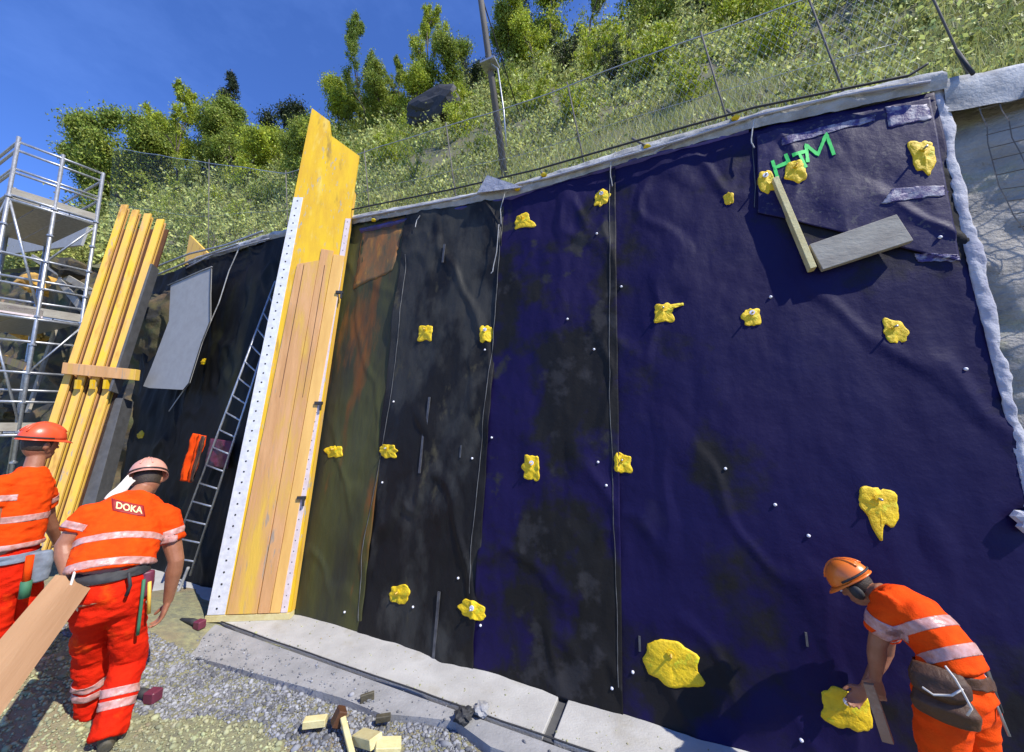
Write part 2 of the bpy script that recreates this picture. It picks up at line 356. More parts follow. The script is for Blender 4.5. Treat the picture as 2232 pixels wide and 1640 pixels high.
# ------------------------------------------------------------------ membrane wall
wall = thing('membrane_wall', 'tall rock wall lined with black and dark blue waterproof membrane sheets', 'wall', tuple(W(2.5, 0)))
def cr(s, drop=0): return uc(s) - drop
def wr(s, u, amp, seed):
    return amp * (fbm((s + seed, u * .55, seed), 4, .9) + .35 * fbm((s * 2.2 + seed, u * 1.2, 5), 3, 1.8)) + .6 * amp * max(0, 1 - 8 * abs(fbm((s * .9 + u * .25, u * .5 + seed, 8), 3, 1.1))) 
def sheet(tl, tr, bl, br, name, mat, off, amp, seed, na=70, nb=110, label=None, over=.06, mats=None, tu=None):
    (s0, u0), (s1, u1), (s2, u2), (s3, u3) = tl, tr, bl, br
    def fn(a, b):
        sb = s2 + (s3 - s2) * a; ub = u2 + (u3 - u2) * a; stp = s0 + (s1 - s0) * a; utp = (u0 + (u1 - u0) * a) if tu is None else tu(stp)
        s_ = sb + (stp - sb) * b; u_ = ub + (utp - ub) * b
        e = 1
        return W(s_, u_, off + e * wr(s_, u_, amp, seed) + amp * .8)
    o = grid(fn, na, nb, name, mat, wall)
    sm = o.modifiers.new('thick', 'SOLIDIFY'); sm.thickness = .004
    if label: o['label'] = label
    return o
def base(px_b): return (px_b, 0.0)
seam_px = [((345, 603), (235, 1260)), ((600, 522), (452, 1300)), ((888, 480), (785, 1372)), ((1097, 440), (1030, 1443)), ((1335, 356), (1350, 1535)), ((2018, 208), (2262, 1240))]
seams = []
for t_, b_ in seam_px:
    st = su(*t_); sb = su(*b_)
    k = (0 - sb[1]) / (st[1] - sb[1]); s0 = sb[0] + (st[0] - sb[0]) * k
    seams.append(((st[0], uc(st[0]) - .02), (s0, -.02)))
mats_ = [m_deep, m_olive, m_black, m_black, m_navy]
mats_ = [m_deep, m_olive, m_black, m_navy2, m_navy]
labs = ['deep black sheet left of the tall panel', 'dusty olive brown sheet right of the tall panel', 'wrinkled charcoal sheet', 'dark blue sheet left of the middle seam', 'widest dark blue sheet on the right']
for i in range(5):
    (tl, bl), (tr, br) = seams[i], seams[i + 1]
    if i == 0: tr = (tr[0] + .35, uc(tr[0] + .35)); br = (br[0] + .35, -.02)
    if i == 1: tl = (tl[0] + .30, uc(tl[0] + .3)); bl = (bl[0] + .30, -.02)
    sheet(tl, (tr[0] + .03, uc(tr[0] + .03)), bl, (br[0] + .03, -.02), 'membrane_sheet', mats_[i], .004 + .006 * (i % 2), [.05, .022, .042, .030, .022][i], i * 7.3, label=labs[i], tu=lambda s: uc(s) - .03, na=100 if i < 4 else 200, nb=160)
# the flap hung over the top right of the wall
f0 = su(1645, 288); f1 = su(2018, 222); f2 = su(1650, 470); f3 = su(2088, 575)
sheet((f0[0], uc(f0[0]) - .1), (f1[0], uc(f1[0]) - .08), f2, f3, 'membrane_flap', m_navyf, .022, .022, 4 * 7.3, 110, 80, 'loose blue flap hung over the top right of the wall')
allV = []; allF = []
for o_ in [x for x in bpy.data.objects if x.name.startswith('membrane_sheet') or x.name.startswith('membrane_flap')]:
    k_ = len(allV); M4 = wm(o_); allV += [M4 @ v.co for v in o_.data.vertices]; allF += [[q + k_ for q in p_.vertices] for p_ in o_.data.polygons]
WT = BVHTree.FromPolygons(allV, allF)
def surf(s_, u_):
    h = WT.ray_cast(W(s_, u_, .6), -NO); return (h[0] - A0).dot(NO) if h[0] else .03
m_sheen = material('painted sheen', (.30, .29, .34), (.05, .035, .14), 16, .5, .3, 50, lo=.40, hi=.56, spec=.3)  # pale colour paints sheen reflections on the membrane wrinkles
ft = bvh(bpy.data.objects['membrane_flap'])
ft = WT
def reflection_patch(pxs, n=12, tree=ft, name='sheen_patch', mat=m_sheen):
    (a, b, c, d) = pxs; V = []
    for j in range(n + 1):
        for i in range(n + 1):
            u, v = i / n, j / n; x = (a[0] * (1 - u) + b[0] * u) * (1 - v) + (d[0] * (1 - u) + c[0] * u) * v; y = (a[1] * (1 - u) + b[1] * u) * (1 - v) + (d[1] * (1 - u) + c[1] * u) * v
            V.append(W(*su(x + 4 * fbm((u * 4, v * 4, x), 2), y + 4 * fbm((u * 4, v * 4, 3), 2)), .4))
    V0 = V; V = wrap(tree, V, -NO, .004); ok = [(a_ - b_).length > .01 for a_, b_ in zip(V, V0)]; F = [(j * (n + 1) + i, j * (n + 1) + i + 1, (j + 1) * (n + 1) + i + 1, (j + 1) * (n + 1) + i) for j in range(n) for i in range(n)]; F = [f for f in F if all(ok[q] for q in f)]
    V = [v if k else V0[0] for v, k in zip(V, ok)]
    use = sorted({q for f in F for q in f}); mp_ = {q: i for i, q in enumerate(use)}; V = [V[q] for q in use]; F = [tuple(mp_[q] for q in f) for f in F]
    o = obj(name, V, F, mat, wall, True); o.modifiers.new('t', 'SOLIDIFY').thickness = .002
reflection_patch([(1930, 290), (2022, 272), (2012, 240), (1922, 246)]); reflection_patch([(1915, 452), (2064, 432), (2058, 412), (1940, 420)]); reflection_patch([(2000, 572), (2085, 572), (2082, 560), (1990, 556)]); reflection_patch([(1700, 330), (1900, 275), (1900, 262), (1700, 312)])
m_panel_refl = material('painted panel reflection', (.30, .11, .02), (.10, .08, .03), 7, .6, .3, 12, stretch=(1, 1, .4), c3=(.45, .20, .02), c3scale=9, c3lo=.55)  # orange brown paints the tall panel's reflection on the sheet
reflection_patch([(772, 632), (858, 592), (884, 500), (795, 508)], 14, bvh(bpy.data.objects['membrane_sheet.001']), 'panel_reflection', m_panel_refl)
# seams: pale welded tape, broken here and there
def seam_line(pts, w, name='seam_tape', mat=None, off=.03, seed=0):
    m = MB(); P_ = []
    tot = len(pts) - 1
    for i in range(tot * 14 + 1):
        k = i / 14; a = min(int(k), tot - 1); f = k - a
        s_ = pts[a][0] + (pts[a + 1][0] - pts[a][0]) * f; u_ = pts[a][1] + (pts[a + 1][1] - pts[a][1]) * f
        P_.append((s_ + .012 * fbm((k * 1.7, seed, 0), 3), u_))
    V = []; F = []
    for i, (s_, u_) in enumerate(P_):
        ww = w * (.5 + .8 * abs(fbm((i * .35, seed, 3), 2)))
        off = surf(s_, u_) + .006; V += [W(s_ - ww, u_, off), W(s_ + ww, u_, off), W(s_ + ww, u_, off - .01), W(s_ - ww, u_, off - .01)]
    for i in range(len(P_) - 1):
        a = i * 4; F += [(a, a + 4, a + 5, a + 1), (a + 1, a + 5, a + 6, a + 2), (a + 3, a + 7, a + 4, a)]
    m.add(V, F); return m.build(name, mat or m_tape, wall, True)
m_tapel = material('pale seam edge', (.13, .13, .125), (.03, .03, .03), 5, .6)
for i, px in enumerate([[(890, 560), (880, 700), (855, 890), (822, 1060), (795, 1200), (785, 1352)], [(1095, 490), (1088, 600), (1075, 760), (1060, 900), (1045, 1080), (1032, 1190), (1030, 1290)],
           [(1332, 372), (1331, 520), (1330, 760), (1334, 960), (1338, 1100), (1345, 1300), (1350, 1490)], [(1640, 285), (1640, 330), (1645, 456)]]):
    seam_line([su(*p) for p in px], .0035, 'seam_tape', m_tapel, .042, i * 3.1)
# welded patches and small cuts in the sheets
for (x, y, w, h) in [(925, 985, .02, .22), (958, 1370, .022, .32), (975, 560, .02, .12), (940, 900, .02, .16), (1395, 1400, .012, .05), (1755, 1390, .01, .04), (1012, 985, .012, .06)]:
    s_, u_ = su(x, y); m = MB(); m.box(W(s_, u_, surf(s_, u_) + .003), D * w * .6, U * h, NO * .006); m.build('weld_strip', m_tape, wall)
# top edge: rolled grey fleece, pale band, cables
def band(pxs, w, off, name, mat, amp, parent=wall, na=220, nb=8, depth=.0, kind=None):
    pts = [su(*p) for p in pxs]; ss = [p[0] for p in pts]; uu = [p[1] for p in pts]
    def fn(a, b):
        s_ = ss[0] + (ss[-1] - ss[0]) * a; u_ = float(np.interp(s_, ss, uu)) - w / 2 + w * b
        bulge = off * math.sin(math.pi * min(1, b * 1.0)) 
        return W(s_, u_, bulge + amp * fbm((s_ * 2.2, u_ * 3, 9), 4, 2.2)) + NB * depth * b
    return grid(fn, na, nb, name, mat, parent, kind=kind)
cap = thing('geotextile_cap', 'pale grey geotextile folded over the crest of the membrane wall', 'geotextile', tuple(W(3, uc(3))))
def capfn(a, b):
    s0, s1 = su(420, 580)[0], su(2050, 190)[0]
    s_ = s0 + (s1 - s0) * a; w = .09 + .07 * fbm((s_ * .6, 3, 0), 2) ** 2 + interp([(s0, 0), (s1, .08)], s_)
    # b from front lower lip to the back of the crest
    q = b
    if q < .35: f = q / .35; return W(s_, uc(s_) - .03 + f * (.08 + w * .5), .05 + .035 * math.sin(f * 3.14) + .018 * fbm((s_ * 3, q * 6, 1), 4, 2))
    f = (q - .35) / .65; p = W(s_, uc(s_) + .05 + w * .5, .05)
    return p + NB * (f * .75) + Z * (.02 * math.sin(f * 9) + .06 * f * 1.0 + .02 * fbm((s_ * 2.5, f * 3, 4), 4, 2))
grid(capfn, 300, 24, 'fleece', m_fleece, cap)
def cord(name, pxs, r, mat, off, parent=None, n=7, sag=0):
    pts = [W(*su(*p), off) for p in pxs]; P_ = []
    for i in range(len(pts) - 1):
        for k in range(8):
            f = k / 8; p = pts[i].lerp(pts[i + 1], f); p = p + U * (-sag * math.sin(math.pi * f)) + D * .006 * fbm((i + f, len(pxs), 0), 2); P_.append(p)
    P_.append(pts[-1]); m = MB(); m.tube(P_, r, n); return m.build(name, mat, parent, True)
cord('edge_cable', [(640, 505), (780, 470), (1000, 428), (1180, 388), (1480, 305), (1640, 262), (1830, 225), (1960, 200), (2000, 175)], .010, m_dark, .13, cap)
cord('edge_strap', [(780, 486), (1000, 446), (1200, 402), (1480, 325), (1640, 275), (1830, 232), (2010, 205)], .012, m_white, .10, cap)
cord('edge_strap', [(420, 590), (480, 560), (600, 528)], .012, m_white, .10, cap)
# band just under the crest, its sheen painted as a paler blue
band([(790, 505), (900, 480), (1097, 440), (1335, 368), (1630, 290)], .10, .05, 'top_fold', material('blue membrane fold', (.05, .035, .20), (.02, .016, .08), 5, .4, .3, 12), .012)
tri = MB(); a, b, c = su(1075, 403), su(1052, 438), su(1150, 428)
tri.add([W(*a, .16), W(*b, .14), W(*c, .15), W(*a, .15), W(*b, .13), W(*c, .14)], [(0, 1, 2), (5, 4, 3), (0, 3, 4, 1), (1, 4, 5, 2), (2, 5, 3, 0)])
tri.build('folded_corner', m_white, cap)
# hanging tails of cord on the seams
for pxs in [[(1140, 420), (1108, 432), (1098, 470), (1100, 500)], [(1345, 345), (1335, 362), (1334, 400), (1338, 420)], [(1095, 500), (1090, 560), (1082, 600), (1078, 605)], [(925, 480), (918, 490), (915, 505)], [(1640, 280), (1636, 300), (1634, 330), (1640, 340)], [(1465, 330), (1445, 338), (1425, 350)]]:
    cord('cord_end', pxs, .005, m_fleece, .09, cap)
# ------------------------------------------------------------------ white crumpled band down the right edge
def wbfn(a, b):
    y = 178 + (1128 - 178) * a; x = float(np.interp(y, [178, 215, 400, 600, 800, 1000, 1128], [2022, 2030, 2066, 2110, 2160, 2208, 2240]))
    wpx = 34 + 5 * math.sin(y * .013) + 4 * math.sin(y * .047 + 1) + 6 * fbm((y * .02, 0, 0), 2)
    s_, u_ = su(x + wpx * b, y)
    return W(s_, u_, .012 + .01 * math.sin(math.pi * b) + .022 * abs(fbm((s_ * 3, u_ * 2.4, 7), 3, 3.0)))
o = grid(wbfn, 150, 7, 'edge_band', m_white, wall, smooth=False); o['label'] = 'crumpled white fabric strip down the right edge of the blue sheet'
o.modifiers.new('t', 'SOLIDIFY').thickness = .006
m = MB()
for q in range(9):
    s_, u_ = su(2222 + random.uniform(-12, 25), 1125 + random.uniform(-28, 28)); m.ball(W(s_, u_, .05), D * .05, U * .04, NO * .03, 6, 4)
tag(m.build('crumpled_rag', m_white, None), 'crumpled pale rag at the lower end of the white edge strip', 'rag')
# ------------------------------------------------------------------ sprayed concrete slope to the right
sR = su(2030, 205)[0]; 
def shfn(a, b):
    u_ = -.4 + (uc(8) + 1.0 + .4) * b; s_ = (sR - .25) + 26 * a ** 1.6
    if b > .9: pass
    return W(s_, min(u_, uc(s_) + .05), -.09 + .10 * fbm((s_, u_, 3), 5, 1.6) * min(1, a * 40 + .2))
shot = grid(shfn, 260, 180, 'shotcrete_slope', m_shot, None); tag(shot, 'rough grey sprayed concrete face right of the blue membrane', 'concrete face')
cap2 = MB()
def c2(a, b):
    s_ = su(2045, 190)[0] + 9 * a; q = b
    base_ = uc(s_) - .20
    if q < .6: return W(s_, base_ + q / .6 * .30 - .02, .03 + .01 * math.sin(q * 5) + .03 * fbm((s_ * 2, q, 8), 3, 2))
    f = (q - .6) / .4; return W(s_, base_ + .27, -.01) + NB * f * .8 + Z * .05 * f
o = grid(c2, 120, 14, 'crest_blanket', m_fleece, None); tag(o, 'smooth light grey blanket laid along the crest right of the membrane', 'blanket')
# net of reinforcement on the shotcrete
m = MB()
for i in range(70):
    s_ = sR + .2 + i * .11; k0 = uc(s_) - .1; 
    for q in range(1):
        pts = [W(s_ + .03 * fbm((i, u * 2, 1), 2, 1.0), u, .05 + .10 * fbm((s_, u, 3), 5, 1.6) * .8) for u in np.arange(k0 - 1.5, k0, .12)]
        m.tube(pts, .0035, 3, False)
for i in range(14):
    pts = [W(s_, uc(s_) - .12 - i * .11 + .03 * fbm((s_, i, 1), 2, 1.0), .045 + .10 * fbm((s_, uc(s_) - .12 - i * .11, 3), 5, 1.6) * .8) for s_ in np.arange(sR + .2, sR + 7, .15)]
    m.tube(pts, .0035, 3, False)
o = m.build('wire_net', m_pole, None, kind='stuff'); o['label'] = 'fine wire net over the upper sprayed concrete'

# ------------------------------------------------------------------ rock core, left rock face
def rockfn(a, b):
    s1 = su(640, 900)[0]; s0 = -16; s_ = s0 + (s1 - s0) * a; top = uc(s_) - .06
    u_ = -.5 + (top + .5) * b
    e = 1 - max(0, min(1, (s_ - su(330, 900)[0]) / .8 + .6))
    return W(s_, u_, -.12 + e * (.45 * fbm((s_, u_, 2), 5, .8) + .10) * min(1, (1 - b) * 6 + .2))
grid(rockfn, 200, 110, 'rock_face', m_rock)['kind'] = 'structure'
m = MB(); core = [(s, ) for s in (su(600, 900)[0], sR - .1)]
ss = np.linspace(su(600, 900)[0], sR - .05, 60); V = []; F = []
for s_ in ss: V += [W(s_, -.4, -.06), W(s_, uc(s_) - .05, -.06), W(s_, uc(s_) - .05, -.06) + NB * 1.2, W(s_, -.4, -.06) + NB * 1.2]
for i in range(len(ss) - 1):
    a = i * 4; b = a + 4; F += [(a, b, b + 1, a + 1), (a + 1, b + 1, b + 2, a + 2)]
m.add(V, F); m.build('wall_core', m_rock, wall)
# rocks on the left face, sunlight painted into their yellow colour
def rock(px, py, w, h, t, mat, lb, dy=.0, name='boulder'):
    s_, u_ = su(px, py); bmx = bmesh.new(); bmesh.ops.create_icosphere(bmx, subdivisions=3, radius=1)
    for v in bmx.verts:
        q = v.co.copy(); k = 1 + .35 * fbm(q * 1.3 + Vector((px, 0, 0)), 3)
        q = Vector((round(q.x * 2.2) / 2.2 * .5 + q.x * .5, round(q.y * 2.2) / 2.2 * .5 + q.y * .5, round(q.z * 2) / 2 * .5 + q.z * .5)) * k
        v.co = W(s_, u_, .22) + D * q.x * w + U * q.y * h + NO * q.z * t
    o = obj(name, [v.co[:] for v in bmx.verts], [[v.index for v in f.verts] for f in bmx.faces], mat); bmx.free(); tag(o, lb, 'boulder', 'boulders sticking out of the left rock face')
m_rock_sunlit = material('rock with painted sunlight', (.62, .36, .06), (.40, .22, .05), 3, .8, .8, 12)
rock(118, 630, .36, .26, .4, m_rock_sunlit, 'largest yellow boulder behind the scaffold below the upper deck'); rock(95, 738, .22, .13, .3, m_rock_sunlit, 'small flat yellow boulder behind the scaffold halfway down'); rock(30, 790, .20, .15, .3, m_rock_sunlit, 'yellow boulder at the left edge beside the scaffold')
rock(12, 880, .25, .2, .3, m_rock, 'brown boulder low at the left edge'); rock(190, 600, .3, .25, .35, m_rock, 'brown boulder just left of the yellow beams'); rock(60, 905, .3, .2, .35, m_rock, 'dark boulder above the red helmet')
# ------------------------------------------------------------------ hill
BET = [(-45, 44), (-20, 48), (-12, 50.5), (12, 52), (45, 48)]
VM = [(-45, 5), (-28, 6), (-18, 8), (-9, 12), (0, 15), (45, 16)]
def hill(s_, v, bumpy=True):
    b = math.tan(R(interp(BET, s_))); vm = interp(VM, s_)
    w = max(0, v - .45)
    h = .10 + b * (vm * (1 - math.exp(-w / vm)) if w < 0 else (w if w < vm else vm + (w - vm) * .25))
    if v < .45: h = .10 * v / .45
    n_ = .22 * fbm((s_, v, 11), 4, .9) * min(1, v) if bumpy else 0
    return W(s_, uc(s_), 0) + NB * v + Z * (h + n_)
vs = np.concatenate([np.arange(0, 3, .12), np.arange(3, 12, .3), np.arange(12, 60, 3)]); sx = np.concatenate([np.arange(-60, -16, .8), np.arange(-16, 11, .16), np.arange(11, 40, 2)])
V = np.array([tuple(hill(s_, v)) for v in vs for s_ in sx]); n1 = len(sx)
obj('hill', V, np.array([(j * n1 + i, j * n1 + i + 1, (j + 1) * n1 + i + 1, (j + 1) * n1 + i) for j in range(len(vs) - 1) for i in range(n1 - 1)]), m_soil, None, True)['kind'] = 'structure'

# ------------------------------------------------------------------ leaves
def leaves(C_, size, droop=.3, fold=.25, aspect=.55):
    n = len(C_); d = rng.normal(size=(n, 3)); d[:, 2] -= droop; d /= np.linalg.norm(d, axis=1)[:, None]
    e = rng.normal(size=(n, 3)); e -= d * (e * d).sum(1)[:, None]; e /= np.linalg.norm(e, axis=1)[:, None]; nn_ = np.cross(d, e)
    sz = (size if isinstance(size, np.ndarray) else np.full((n, 1), size)) * rng.uniform(.6, 1.35, n)[:, None]
    V = np.stack([C_ - d * sz * .5, C_ + e * sz * aspect * .5 + nn_ * sz * fold * .3, C_ + d * sz * .5, C_ - e * sz * aspect * .5 + nn_ * sz * fold * .3], 1)
    F = np.arange(n * 4).reshape(n, 4); return V.reshape(-1, 3), F
def clump(center, rad, n, squash=.8, shell=.6):
    p = rng.normal(size=(n, 3)); p /= np.linalg.norm(p, axis=1)[:, None]; r_ = np.abs(rng.normal(.55, .38, n))
    return np.array(center)[None] + p * r_[:, None] * rad * np.array([1, 1, squash])
# undergrowth on the slope
cents = []; tot = 0; LV = []
smin, smax = su(380, 560)[0], su(2232, 160)[0] + 1.5
SZ = []
for i in range(19000):
    far = i % 5 < 2; s_ = random.uniform(-26, smin) if far else random.uniform(smin - 2.5, smax); vm = interp(VM, s_); v = .5 + (min(vm, 15) + .5) * random.random() ** (1.0 if far else 1.25)
    if fbm((s_, v, 21), 3, .6) < -.34 + .2 * random.random() and v > 1: continue
    p = hill(s_, v); ds = (p - CAM).length; rad = random.uniform(.010, .028) * ds * (1.5 if fbm((s_, v, 5), 3, .9) > .16 else .85); n = int(22 + 20 * random.random()); SZ.append(np.full(n, .022 + .0052 * ds))
    LV.append(clump(p + Z * rad * .6, rad, n, 1.1, .3))
LV = np.concatenate(LV); v_, f_ = leaves(LV, np.concatenate(SZ)[:, None])
o = obj('undergrowth', v_, f_, m_ground_leaf, None, False, 'stuff'); o['label'] = 'yellow green leafy undergrowth covering the slope above the wall'
# grass blades
n = 36000; G = np.zeros((n, 3, 3))
for i in range(n):
    s_ = random.uniform(smin - 2, smax); v = .35 + 2.2 * random.random() ** 1.5; p = hill(s_, v); h = random.uniform(.08, .32); a = random.uniform(0, 6.28); w = .005
    lean = Vector((random.gauss(0, .3), random.gauss(0, .3), 1)) * h; e = Vector((math.cos(a), math.sin(a), 0)) * w
    G[i] = (p - e, p + e, p + lean)
o = obj('grass', G.reshape(-1, 3), np.arange(n * 3).reshape(n, 3), m_grassb, None, False, 'stuff'); o['label'] = 'long pale grass along the crest'
o = None
# ------------------------------------------------------------------ trees
def limb(m, p, d, L_, r, depth, tips, rnd, spread=.6):
    pts = [p]; rr = [r]; q = p.copy(); dd = d.normalized()
    nseg = 5
    for i in range(nseg):
        dd = (dd + Vector((rnd.gauss(0, .12), rnd.gauss(0, .12), rnd.gauss(.04, .08)))).normalized(); q = q + dd * (L_ / nseg); pts.append(q.copy()); rr.append(r * (1 - .65 * (i + 1) / nseg))
    m.tube(pts, rr, 6 if depth < 2 else 4)
    if depth < 2:
        for i in range(2, nseg + 1):
            for k in range(2 if depth == 0 else 2):
                a = rnd.uniform(0, 6.28); side = Vector((math.cos(a), math.sin(a), .25 + .5 * rnd.random()))
                limb(m, pts[i], (dd * (1 - spread) + side * spread), L_ * (.42 if depth == 0 else .5) * (1.15 - .12 * i), rr[i] * .7, depth + 1, tips, rnd, spread)
    tips.append((pts[-1], depth)); tips.append((pts[3], depth))
def tree_kind(kind, seed):
    rnd = random.Random(seed); m = MB(); tips = []; P_ = []
    if kind == 'broad':
        limb(m, Vector((0, 0, -.2)), Vector((0, 0, 1)), 3.0, .055, 0, tips, rnd, .62)
        for p, dep in tips:
            if p.z > .5: P_.append(clump(p, rnd.uniform(.25, .45), 135 if dep else 190, .75, .35))
        for k in range(16):
            a = rnd.uniform(0, 6.28); q = Vector((math.cos(a) * .5, math.sin(a) * .5, rnd.uniform(.1, 1.3))); P_.append(clump(q, rnd.uniform(.25, .45), 130, .9, .3))
        lf = .08
    elif kind == 'spire':
        limb(m, Vector((0, 0, -.2)), Vector((0, 0, 1)), 4.2, .05, 0, tips, rnd, .42)
        for p, dep in tips:
            if p.z > .8: P_.append(clump(p, rnd.uniform(.14, .30) * (1.25 - .15 * p.z), 120, 1.3, .3))
        for k in range(12):
            a = rnd.uniform(0, 6.28); q = Vector((math.cos(a) * .35, math.sin(a) * .35, rnd.uniform(.1, 1.5))); P_.append(clump(q, rnd.uniform(.2, .36), 110, 1.1, .3))
        lf = .065
    elif kind == 'conifer':
        m.tube([Vector((0, 0, -.2)), Vector((0, 0, 4))], [.07, .01], 7)
        for k in range(34):
            z = .6 + 3.3 * k / 34; w = (4.05 - z) * .30 + .05
            for j in range(7):
                a = rnd.uniform(0, 6.28); tip = Vector((math.cos(a) * w, math.sin(a) * w, z - .18 * w)); base_ = Vector((0, 0, z + .02))
                m.tube([base_, tip], [.012, .003], 3, False)
                t = rng.uniform(.15, 1, 55)[:, None]; P_.append(np.array(base_)[None] * (1 - t) + np.array(tip)[None] * t + rng.normal(0, .035, (55, 3)))
        lf = .05
    elif kind == 'bush':
        for st in range(26):
            a = rnd.uniform(0, 6.28); el = rnd.uniform(.35, 1.45); L_ = rnd.uniform(.7, 1.5); d = Vector((math.cos(a) * math.cos(el), math.sin(a) * math.cos(el), math.sin(el)))
            pts = [d * L_ * k / 4 + Vector((rnd.gauss(0, .04), rnd.gauss(0, .04), .08 * (k / 4) * k)) for k in range(5)]; m.tube(pts, [.014, .011, .008, .006, .003], 4)
            for p in pts[1:]: P_.append(clump(p, rnd.uniform(.12, .26), 60, .9, .3))
        lf = .085
    elif kind == 'sapling':
        for st in range(4):
            a = rnd.uniform(0, 6.28); pts = [Vector((math.cos(a) * .15 * i * i * .12, math.sin(a) * .15 * i * i * .12, .42 * i - .15)) for i in range(8)]
            pts = [p + Vector((rnd.gauss(0, .02), rnd.gauss(0, .02), 0)) for p in pts]; m.tube(pts, [.014 * (1 - i / 9) for i in range(8)], 5)
            for p in pts[2:]:
                for k in range(3): 
                    q = p + Vector((rnd.gauss(0, .14), rnd.gauss(0, .14), rnd.gauss(0, .1))); m.tube([p, q], [.005, .002], 3, False); P_.append(clump(q, .15, 42, 1.2, .2))
        lf = .065
    P_ = np.concatenate(P_); return m, leaves(P_, lf, .2)
kinds = {}
for kname, kind, seed in [('b1', 'broad', 3), ('b2', 'broad', 8), ('b3', 'broad', 15), ('u1', 'bush', 21), ('u2', 'bush', 22), ('u3', 'bush', 23), ('s1', 'spire', 4), ('s2', 'spire', 12), ('c1', 'conifer', 5), ('p1', 'sapling', 6), ('p2', 'sapling', 9)]:
    kinds[kname] = (kind,) + tuple([tree_kind(kind, seed)])
proto = {}
def plant(kname, leaf, loc, sc, rz, label, cat, group, name=None, squash=1.0):
    kind, (tm, (lv, lf)) = kinds[kname]
    key = (kname, leaf); nm = name or {'broad': 'broadleaf_tree', 'spire': 'slender_tree', 'conifer': 'conifer', 'sapling': 'sapling', 'bush': 'bush'}[kind]
    root = bpy.data.objects.new(nm, None); COL.objects.link(root); root.location = loc; root.rotation_euler = (random.uniform(-.05, .05), random.uniform(-.05, .05), rz); root.scale = (sc * squash, sc * squash, sc)
    tag(root, label, cat, group)
    if key not in proto:
        a = obj('trunk', [tuple(v) for v in tm.V], tm.F, m_bark, None, True); b = obj('crown', lv, lf, m_leaf[leaf]); a.parent = root; b.parent = root; proto[key] = (a, b)
    else:
        for q in proto[key]:
            c = q.copy(); COL.objects.link(c); c.parent = root
    return root
def hill_at(px, v):       # point on the hill under picture column px, v metres behind the crest
    s_ = 0
    lo, hi = -25.0, 12.0
    for _ in range(40):
        mid = (lo + hi) / 2; p = hill(mid, v) - CAM
        yy = p.y * cT + p.z * sT; x = 1116 + FPX * p.x / yy if yy > .1 else (9e9 if p.x > 0 else -9e9)
        if x < px: lo = mid
        else: hi = mid
    return hill(lo, v)
def hill_row(px, py):
    for v in np.arange(.3, 20, .15):
        p = hill_at(px, v)
        if proj(p)[1] < py: return p
    return hill_at(px, 6)
def proj(p):
    q = Vector(p) - CAM; yy = q.y * cT + q.z * sT; u = -q.y * sT + q.z * cT
    return 1116 + FPX * q.x / yy, 820 - FPX * u / yy
GT = 'trees on the skyline above the wall'
# kind, leaf, picture column, metres behind crest, top row wanted, label
TR = [('b1', 0, 240, 2.2, 262, 'dense green broadleaf tree above the yellow beams, left end of the skyline', 'tree'),
      ('b2', 0, 330, 3.4, 240, 'mid green tree just right of the dense tree on the left skyline', 'tree'),
      ('s1', 1, 385, 3.0, 190, 'tall pointed light green tree left of the small dark conifer', 'tree'),
      ('b3', 0, 455, 3.8, 225, 'rounded green tree below the thin conifer top', 'tree'),
      ('c1', 2, 488, 5.0, 170, 'thin dark conifer poking above the left trees', 'tree'),
      ('b2', 2, 590, 4.6, 195, 'dark rounded tree left of the tall yellow panel', 'tree'),
      ('b1', 1, 545, 3.0, 240, 'yellow green tree in front of the dark rounded tree', 'tree'),
      ('b3', 0, 630, 2.5, 285, 'low green tree touching the left edge of the tall panel', 'tree'),
      ('b1', 0, 150, 3.0, 330, 'low dark green tree behind the scaffold top', 'tree'),
      ('b2', 0, 70, 3.4, 350, 'farthest left tree behind the scaffold rails', 'tree'),
      ('b3', 1, 735, 3.2, 180, 'green tree just right of the top of the tall panel', 'tree'),
      ('s2', 3, 800, 3.5, 100, 'airy light tree with a pointed top right of the tall panel', 'tree'),
      ('b2', 0, 850, 3.0, 175, 'bushy tree between the airy tree and the pole', 'tree'),
      ('s1', 1, 925, 4.2, 38, 'tall bright pointed tree left of the utility pole', 'tree'),
      ('c1', 2, 1010, 6.5, 92, 'dark conifer close to the utility pole on its left', 'tree'),
      ('b1', 1, 980, 3.5, 170, 'yellow green tree at the left foot of the utility pole', 'tree'),
      ('c1', 2, 1130, 8.0, -60, 'dark conifer behind the utility pole on its right', 'tree'),
      ('b3', 1, 1200, 7.5, -90, 'shaded tree high on the slope right of the pole', 'tree'),
      ('s2', 0, 1285, 6.2, -160, 'slim tree with a pale trunk at the top edge right of the pole', 'tree'),
      ('b2', 0, 1385, 8.5, -120, 'dark tree high on the slope at the top edge', 'tree'),
      ('s2', 1, 1672, 4.4, -240, 'slim tree with a grey trunk behind the right part of the fence', 'tree'),
      ('s1', 1, 1500, 7.5, -160, 'leafy tree at the top edge above the middle of the fence', 'tree'),
      ('b3', 1, 2150, 5.5, -80, 'bright yellow green bush like tree in the top right corner', 'tree')]
